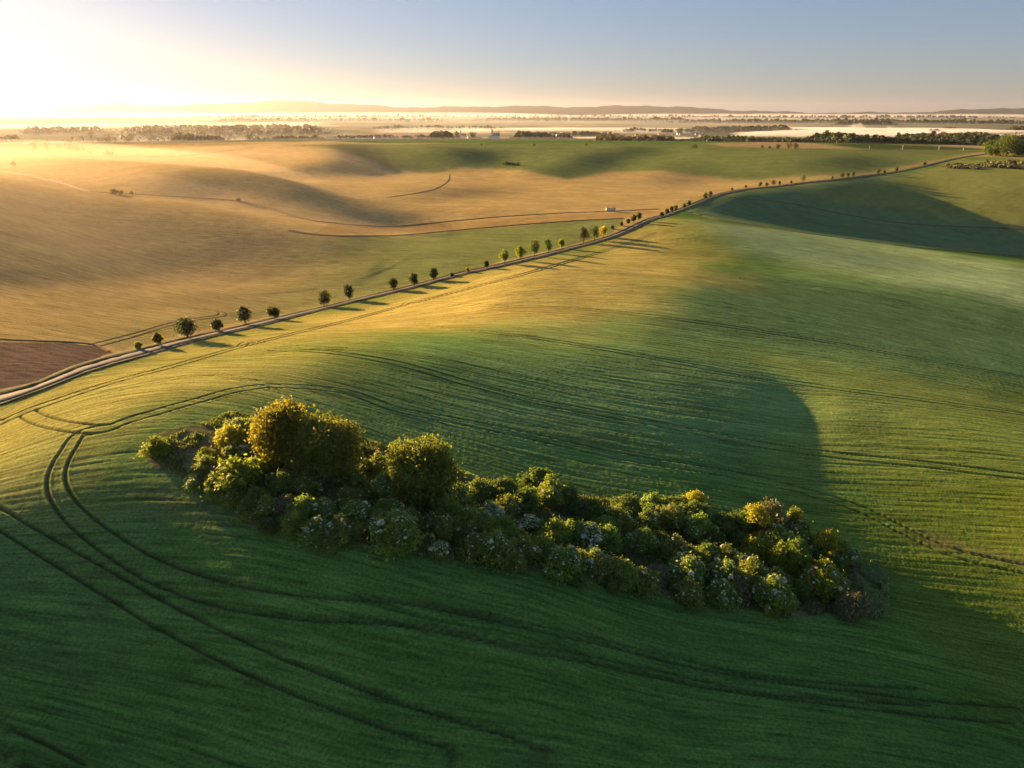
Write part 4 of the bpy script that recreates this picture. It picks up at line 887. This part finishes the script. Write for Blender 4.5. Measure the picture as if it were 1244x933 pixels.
for i, (u, vb, hp, wr, lb) in enumerate([(107, 165, 10, .95, 'tall hazy tree on the left plain, left of two'), (129, 165, 10, 1.0, 'tall hazy tree on the left plain, right of two'), (157, 163, 7, .8, 'slim hazy tree right of the tall pair on the plain'),
    (206, 160, 6, .7, 'slim hazy tree in front of the left wood'), (125, 174, 7, 1.4, 'broad hazy bush below the tall pair on the plain'), (152, 173.5, 5, 2.0, 'low wide bush below the slim hazy tree'), (300, 169.5, 7, 1.1, 'round tree left of the village'),
    (381, 170, 6, 1.1, 'round tree in front of the village'), (555, 167, 9, .8, 'round crowned tree left of the silos'), (574, 168, 8, 1.2, 'dense tree touching the silos'), (652, 165, 6, .9, 'slim tree right of the silos')]):
    x, y = azr(u, 2300 if vb > 166 else 2900); D = math.hypot(x, y); hm = hp * D / FPX
    tree_thing('plain_tree', lb, 'tree', (x, y), hm, hm * wr, M['farbrown' if u < 320 else 'farleaf'], 840 + i, nleaf=420, leafsize=1.3, shape='round', trunk=.08, lobes=10, group='single trees on the misty plain')

# ------------------------------------------------------------------ village
def house_parts(L_, W_, H_, RH, wall, roof):
    b = MB(); b.box(-L_ / 2, L_ / 2, -W_ / 2, W_ / 2, -1, H_)
    b.add([(-L_ / 2, -W_ / 2, H_), (-L_ / 2, W_ / 2, H_), (-L_ / 2, 0, H_ + RH), (L_ / 2, -W_ / 2, H_), (L_ / 2, W_ / 2, H_), (L_ / 2, 0, H_ + RH)], [(0, 2, 1), (3, 4, 5)])
    r = MB(); o_ = .5; e = RH * .5 / (W_ / 2)
    for s in (-1, 1):
        y0 = s * (W_ / 2 + .5); z0 = H_ - e
        a_ = [(-L_ / 2 - o_, y0, z0 + .05), (L_ / 2 + o_, y0, z0 + .05), (L_ / 2 + o_, 0, H_ + RH + .05), (-L_ / 2 - o_, 0, H_ + RH + .05)]
        r.add(a_ + [(q[0], q[1], q[2] + .25) for q in a_], [(0, 1, 2, 3), (7, 6, 5, 4), (0, 4, 5, 1), (1, 5, 6, 2), (2, 6, 7, 3), (3, 7, 4, 0)])
    wn = MB()
    for x in (-L_ * .28, 0, L_ * .28):
        for s in (-1, 1): wn.box(x - .55, x + .55, s * W_ / 2 - .05, s * W_ / 2 + .05, 1.2, 2.6)
    return b.data('walls', wall), r.data('roof', roof), wn.data('windows', M['glass'])
HP = [house_parts(11, 8, 4.6, 3.4, M['render'], M['tile']), house_parts(14, 9, 5.5, 3.8, M['white'], M['tile']), house_parts(10, 9, 6, 2.6, M['render'], M['greyroof'])]
g = random.Random(4)
spots = [(g.uniform(398, 520), g.uniform(2230, 2560)) for _ in range(40)] + [(g.uniform(300, 398), g.uniform(2450, 2900)) for _ in range(22)] + [(g.uniform(535, 560), g.uniform(2450, 2650)) for _ in range(5)] + [(g.uniform(690, 860), g.uniform(3000, 3400)) for _ in range(14)] + [(g.uniform(160, 290), g.uniform(3000, 3400)) for _ in range(8)]
ROOF = ['tiny pale house with a red roof', 'tiny white house with a red roof', 'tiny pale house with a grey roof']
for i, (u, r) in enumerate(spots):
    x, y = azr(u, r); k = i % 3
    o = link('village_house', None, None, (x, y, float(height(x, y))), g.uniform(0, 3.1), g.uniform(.95, 1.4))
    reg = 'by the misty plain farms right of the silos' if u > 600 else 'left of the dark village wood' if u > 395 else 'in the hazy village on the left plain'
    tag(o, ROOF[k] + ' ' + reg, 'house', ROOF[k] + ' ' + reg)
    for nm_, me in zip(('walls', 'roof', 'window'), HP[k]): link(nm_, me, o)
def hall(u, r, L_, W_, H_, RH, wall, roof, label, rz=0.0, name='farm_hall'):
    x, y = azr(u, r); o = link(name, None, None, (x, y, float(height(x, y))), rz); tag(o, label, 'building')
    for nm_, me in zip(('walls', 'roof', 'window'), house_parts(L_, W_, H_, RH, wall, roof)): link(nm_, me, o)
hall(600, 2240, 34, 16, 5, 3, M['white'], M['white'], 'long white hall in front of the grey silos', .05)
hall(573, 2560, 30, 20, 9, 3, M['render'], M['render'], 'pinkish block shaped hall left of the silos', .2)
hall(580, 2480, 26, 14, 6, 2, M['white'], M['greyroof'], 'white hall between the pinkish hall and the silos', .1)
hall(683, 2950, 46, 20, 8, 4, M['white'], M['white'], 'large white hall in the mist right of the silos', .1)
hall(692, 3000, 22, 14, 8, 3, M['render'], M['tile'], 'red roofed hall touching the large white misty hall', .3)
hall(515, 2300, 24, 12, 6, 3, M['white'], M['tile'], 'white red roofed barn at the right end of the village', .2)
# silos
x, y = azr(602, 2300); o = link('grain_silo', None, None, (x, y, float(height(x, y)))); tag(o, 'grey grain silo block with a taller elevator tower', 'silo')
for k in range(3):
    b = MB(); b.tube([(k * 7 - 4, 0, -1), (k * 7 - 4, 0, 17), (k * 7 - 4, 0, 19)], [3.2, 3.2, .6], 14); link('silo_bin', b.data('silo_bin', M['steel']), o)
b = MB(); b.box(-13, -8.5, -2.5, 2.5, -1, 27); b.box(-13.6, -8, -3, 3, 27.01, 28.2); link('elevator_tower', b.data('elevator_tower', M['concrete']), o)
b = MB(); b.box(-8.4, 14, -1.2, 1.2, 20, 22); link('conveyor', b.data('conveyor', M['steel']), o)
x, y = azr(563, 2900); o = link('church', None, None, (x, y, float(height(x, y)))); tag(o, 'small pale church with a pointed spire behind the village', 'church')
w1, r1, _ = house_parts(18, 9, 8, 5, M['render'], M['tile']); link('nave', w1, o); link('roof', r1, o)
b = MB(); b.box(-13.4, -9.2, -2.1, 2.1, -1, 18); link('tower', b.data('tower', M['render']), o)
b = MB(); b.add([(-13.8, -2.5, 18), (-8.8, -2.5, 18), (-8.8, 2.5, 18), (-13.8, 2.5, 18), (-11.3, 0, 29)], [(0, 1, 4), (1, 2, 4), (2, 3, 4), (3, 0, 4), (3, 2, 1, 0)]); link('spire', b.data('spire', M['greyroof']), o)

# ------------------------------------------------------------------ small things in the fields
def trailer(u, v, label):
    p = at(u, v); o = link('field_trailer', None, None, (p[0], p[1], float(height(p[0], p[1])) + .35)); o.scale = (.75, .75, .75); o.rotation_euler = (0, 0, rad(8)); tag(o, label, 'trailer', 'white trailers parked at the field edge')
    b = MB(); b.box(-1.7, 1.7, -1.0, 1.0, .45, 2.0); link('body', b.data('body', M['white']), o)
    b = MB(); b.add([(-1.8, -1.1, 2.2), (1.8, -1.1, 2.2), (1.8, 1.1, 2.2), (-1.8, 1.1, 2.2), (-1.8, 0, 2.45), (1.8, 0, 2.45)], [(0, 1, 5, 4), (3, 4, 5, 2), (0, 4, 3), (1, 2, 5), (3, 2, 1, 0)]); link('roof', b.data('roof', M['white']), o)
    for x in (-.8, .8):
        b = MB(); b.box(x - .35, x + .35, -1.03, -1.003, 1.2, 1.8); link('window', b.data('window', M['glass']), o)
        for s in (-1, 1):
            b = MB(); b.tube([(x, s * .80, 0), (x, s * 1.0, 0)], [.45, .45], 14); link('wheel', b.data('wheel', M['rubber']), o)
    b = MB(); b.tube([(1.7, 0, .5), (2.6, 0, .35)], [.06, .05], 6); link('tow_bar', b.data('tow_bar', M['steel']), o)
trailer(739, 257, 'white box trailer on the dark grass strip, left of the pair')
trailer(744.5, 256.6, 'white box trailer on the dark grass strip, right of the pair')
for i, (u, v, hp) in enumerate([(1056, 181.5, 4), (1096, 182, 6), (1140.5, 182, 4.5), (1170, 183, 3), (989, 177, 3)]):
    p = at(u, v); hm = max(hp * depth(p) / FPX, 3.5); o = link('utility_pole', None, None, (p[0], p[1], float(height(p[0], p[1])) - .3))
    tag(o, ['thin pale pole left end of the green field row', 'tallest thin pale pole above the green field', 'thin pale pole in the middle of the upper right field', 'short pole right end of the green field row', 'short pale pole at the edge of the upper pale field'][i], 'pole', 'poles in the upper right fields')
    b = MB(); b.tube([(0, 0, 0), (0, 0, hm)], [.28, .2], 8); link('pole', b.data('pole', M['white']), o)
    b = MB(); b.box(-1.1, 1.1, -.1, .1, hm - .9, hm - .65); link('crossarm', b.data('crossarm', M['white']), o)
# marker posts on the verge
mk = MB(); mk.box(-.06, .06, -.06, .06, 0, .95); mk = mk.data('marker_post', M['white'])
mkb = MB(); mkb.box(-.063, .063, -.063, .063, .68, .82); mkb = mkb.data('reflector', M['rubber'])
acc = np.concatenate([[0], np.cumsum(np.hypot(*np.diff(RP, axis=0).T))]); nn_ = flat_cross(RP)
k = 0
for s in np.arange(70, 330, 42):
    i = int(np.searchsorted(acc, s)); q = RP[i] - nn_[i] * 2.9
    o = link('marker_post', None, None, (q[0], q[1], float(height(q[0], q[1])) + .3)); tag(o, 'slim white roadside marker post, ' + ordn(k) + ' along the road from the left', 'post', 'marker posts along the road'); k += 1
    link('post', mk, o); link('reflector', mkb, o)

# ------------------------------------------------------------------ ground mist on the plain
def mist(label, u0, u1, r0, r1, ztop, dens, seed, plume=None, aniso=.2, soft=6, thick=24, tone=(.97, .97, 1, 1)):
    m_, t, out = mat_new('mist_' + str(seed))
    pv = N(t, 'ShaderNodeVolumePrincipled'); pv.inputs['Color'].default_value = tone; pv.inputs['Density'].default_value = dens; pv.inputs['Anisotropy'].default_value = aniso
    t.links.new(pv.outputs[0], out.inputs['Volume'])
    nu, nr_ = 60, 30; top = []; bot = []
    us = np.linspace(u0, u1, nu); rs = np.linspace(r0, r1, nr_)
    U, Rr = np.meshgrid(us, rs, indexing='ij')
    a = np.arctan2((U - CX) / FPX, cP + (CY - 150) / FPX * sP); X = Rr * np.sin(a); Y = Rr * np.cos(a)
    e = np.minimum(np.minimum((U - u0) / (u1 - u0), (u1 - U) / (u1 - u0)) * soft, np.minimum((Rr - r0) / (r1 - r0), (r1 - Rr) / (r1 - r0)) * min(4, soft * 2))
    e = np.clip(e, 0, 1) ** (.5 if soft > 2 else 1)
    Zt = -56 + (ztop + 56) * e * (.75 + .5 * fbm(X / 160, Y / 160, seed, 3)) * (sst(.22, .45, fbm(X / 420, Y / 300, seed + 60, 3)) if soft > 2 else 1)
    if soft < 2: Zt = np.minimum(height(X, Y) + thick * e * (.8 + .4 * fbm(X / 160, Y / 160, seed, 3)) - 1.5, 46)
    if plume:
        for (pu, pr, ph, pw) in plume:
            px_, py_ = azr(pu, pr); Zt = Zt + ph * np.exp(-(((X - px_) ** 2 + (Y - py_) ** 2) / pw ** 2)) * (.6 + .8 * fbm(X / 30, Y / 30, 5, 3))
    Zb = np.full(X.shape, -58.0)
    V = np.concatenate([np.stack([X, Y, Zt], -1).reshape(-1, 3), np.stack([X, Y, Zb], -1).reshape(-1, 3)])
    n = nu * nr_; id_ = lambda i, j: i * nr_ + j
    Fs = []
    for i in range(nu - 1):
        for j in range(nr_ - 1):
            q = (id_(i, j), id_(i + 1, j), id_(i + 1, j + 1), id_(i, j + 1)); Fs.append(q); Fs.append(tuple(n + w2 for w2 in q[::-1]))
    for i in range(nu - 1):
        for j in (0, nr_ - 1):
            q = (id_(i, j), id_(i + 1, j), n + id_(i + 1, j), n + id_(i, j)); Fs.append(q if j else q[::-1])
    for j in range(nr_ - 1):
        for i in (0, nu - 1):
            q = (id_(i, j), id_(i, j + 1), n + id_(i, j + 1), n + id_(i, j)); Fs.append(q[::-1] if i else q)
    return tag(link('ground_mist', mesh_np('ground_mist', V, np.array(Fs), m_, True)), label, None, None, 'stuff')
mist('white mist bank lying over the right plain', 870, 1330, 3000, 4900, -33, .006, 1)
def puffs(label, spots_, dens, seed):
    g = random.Random(seed)
    m_, t, out = mat_new('mist_puff_' + str(seed))
    pv = N(t, 'ShaderNodeVolumePrincipled'); pv.inputs['Color'].default_value = (.97, .97, 1, 1); pv.inputs['Density'].default_value = dens; pv.inputs['Anisotropy'].default_value = .2
    t.links.new(pv.outputs[0], out.inputs['Volume'])
    b = MB()
    for (u, r, zc, sz) in spots_:
        x, y = azr(u, r); ns, nt_ = 18, 12; vs = []; fs = []
        for i in range(1, nt_):
            for j in range(ns):
                a = math.pi * i / nt_; c = 2 * math.pi * j / ns
                d = Vector((math.sin(a) * math.cos(c), math.sin(a) * math.sin(c), math.cos(a)))
                k_ = 1 + .18 * math.sin(3 * c + u) * math.sin(2 * a) + .12 * math.sin(5 * c + 4 * a + r)
                vs.append((x + d.x * sz * 1.5 * k_, y + d.y * sz * 1.5 * k_, zc + 9 + d.z * sz * k_))
        vs += [(x, y, zc + sz), (x, y, zc - sz)]; nv = ns * (nt_ - 1)
        for i in range(nt_ - 2):
            for j in range(ns): fs.append((i * ns + j, (i + 1) * ns + j, (i + 1) * ns + (j + 1) % ns, i * ns + (j + 1) % ns))
        for j in range(ns): fs.append((nv, j, (j + 1) % ns)); fs.append((nv + 1, (nt_ - 2) * ns + (j + 1) % ns, (nt_ - 2) * ns + j))
        b.add(vs, fs)
    return tag(link('ground_mist', b.data('ground_mist', m_, True)), label, None, None, 'stuff')
puffs('puffs of mist rising over the right mist bank', [(1036, 3250, -22, 14), (1043, 3290, -18, 16), (1049, 3220, -26, 12), (1026, 3250, -28, 11), (1060, 3300, -30, 12), (1013, 3250, -32, 9), (1083, 3300, -27, 13), (1092, 3350, -30, 11), (1074, 3260, -32, 10), (1105, 3300, -33, 8), (965, 3300, -33, 8)], .012, 2)
mist('thin mist bank right of the silos', 640, 875, 2550, 2950, -39, .003, 3)
mist('mist bank over the centre of the plain', 430, 880, 3250, 4600, -36, .0022, 4)
mist('faint mist on the left plain', -60, 430, 4800, 6800, -30, .0015, 5)
mist('far bright mist band under the hills', -60, 700, 13500, 19000, 25, .0004, 6)
mist('far mist band under the right hills', 700, 1330, 14500, 19000, 0, .0003, 7)

mist('added golden volume for the glow over the left valley', -700, 620, 200, 1100, 37, .00065, 8, aniso=.45, soft=1.6, tone=(1.0, .80, .64, 1))  # volume added to give the warm flare glow over the left fields
mist('pale morning haze lying over the far plain', -260, 1500, 1300, 17500, 0, .00014, 9, aniso=.25, soft=1.9, thick=42, tone=(.92, .95, 1, 1))

# ------------------------------------------------------------------ air
haze, t, out = mat_new('haze_air')
pv = N(t, 'ShaderNodeVolumePrincipled')
pv.inputs['Color'].default_value = (0.93, 0.90, 1.0, 1); pv.inputs['Density'].default_value = 0.000018; pv.inputs['Anisotropy'].default_value = 0.62
t.links.new(pv.outputs[0], out.inputs['Volume'])
b = MB(); b.box(-36500, 36500, -36500, 36500, -90, 420)
tag(link('haze', b.data('haze', haze)), 'thin golden morning haze over the whole countryside', None, None, 'stuff')
print('objects', len(bpy.data.objects))
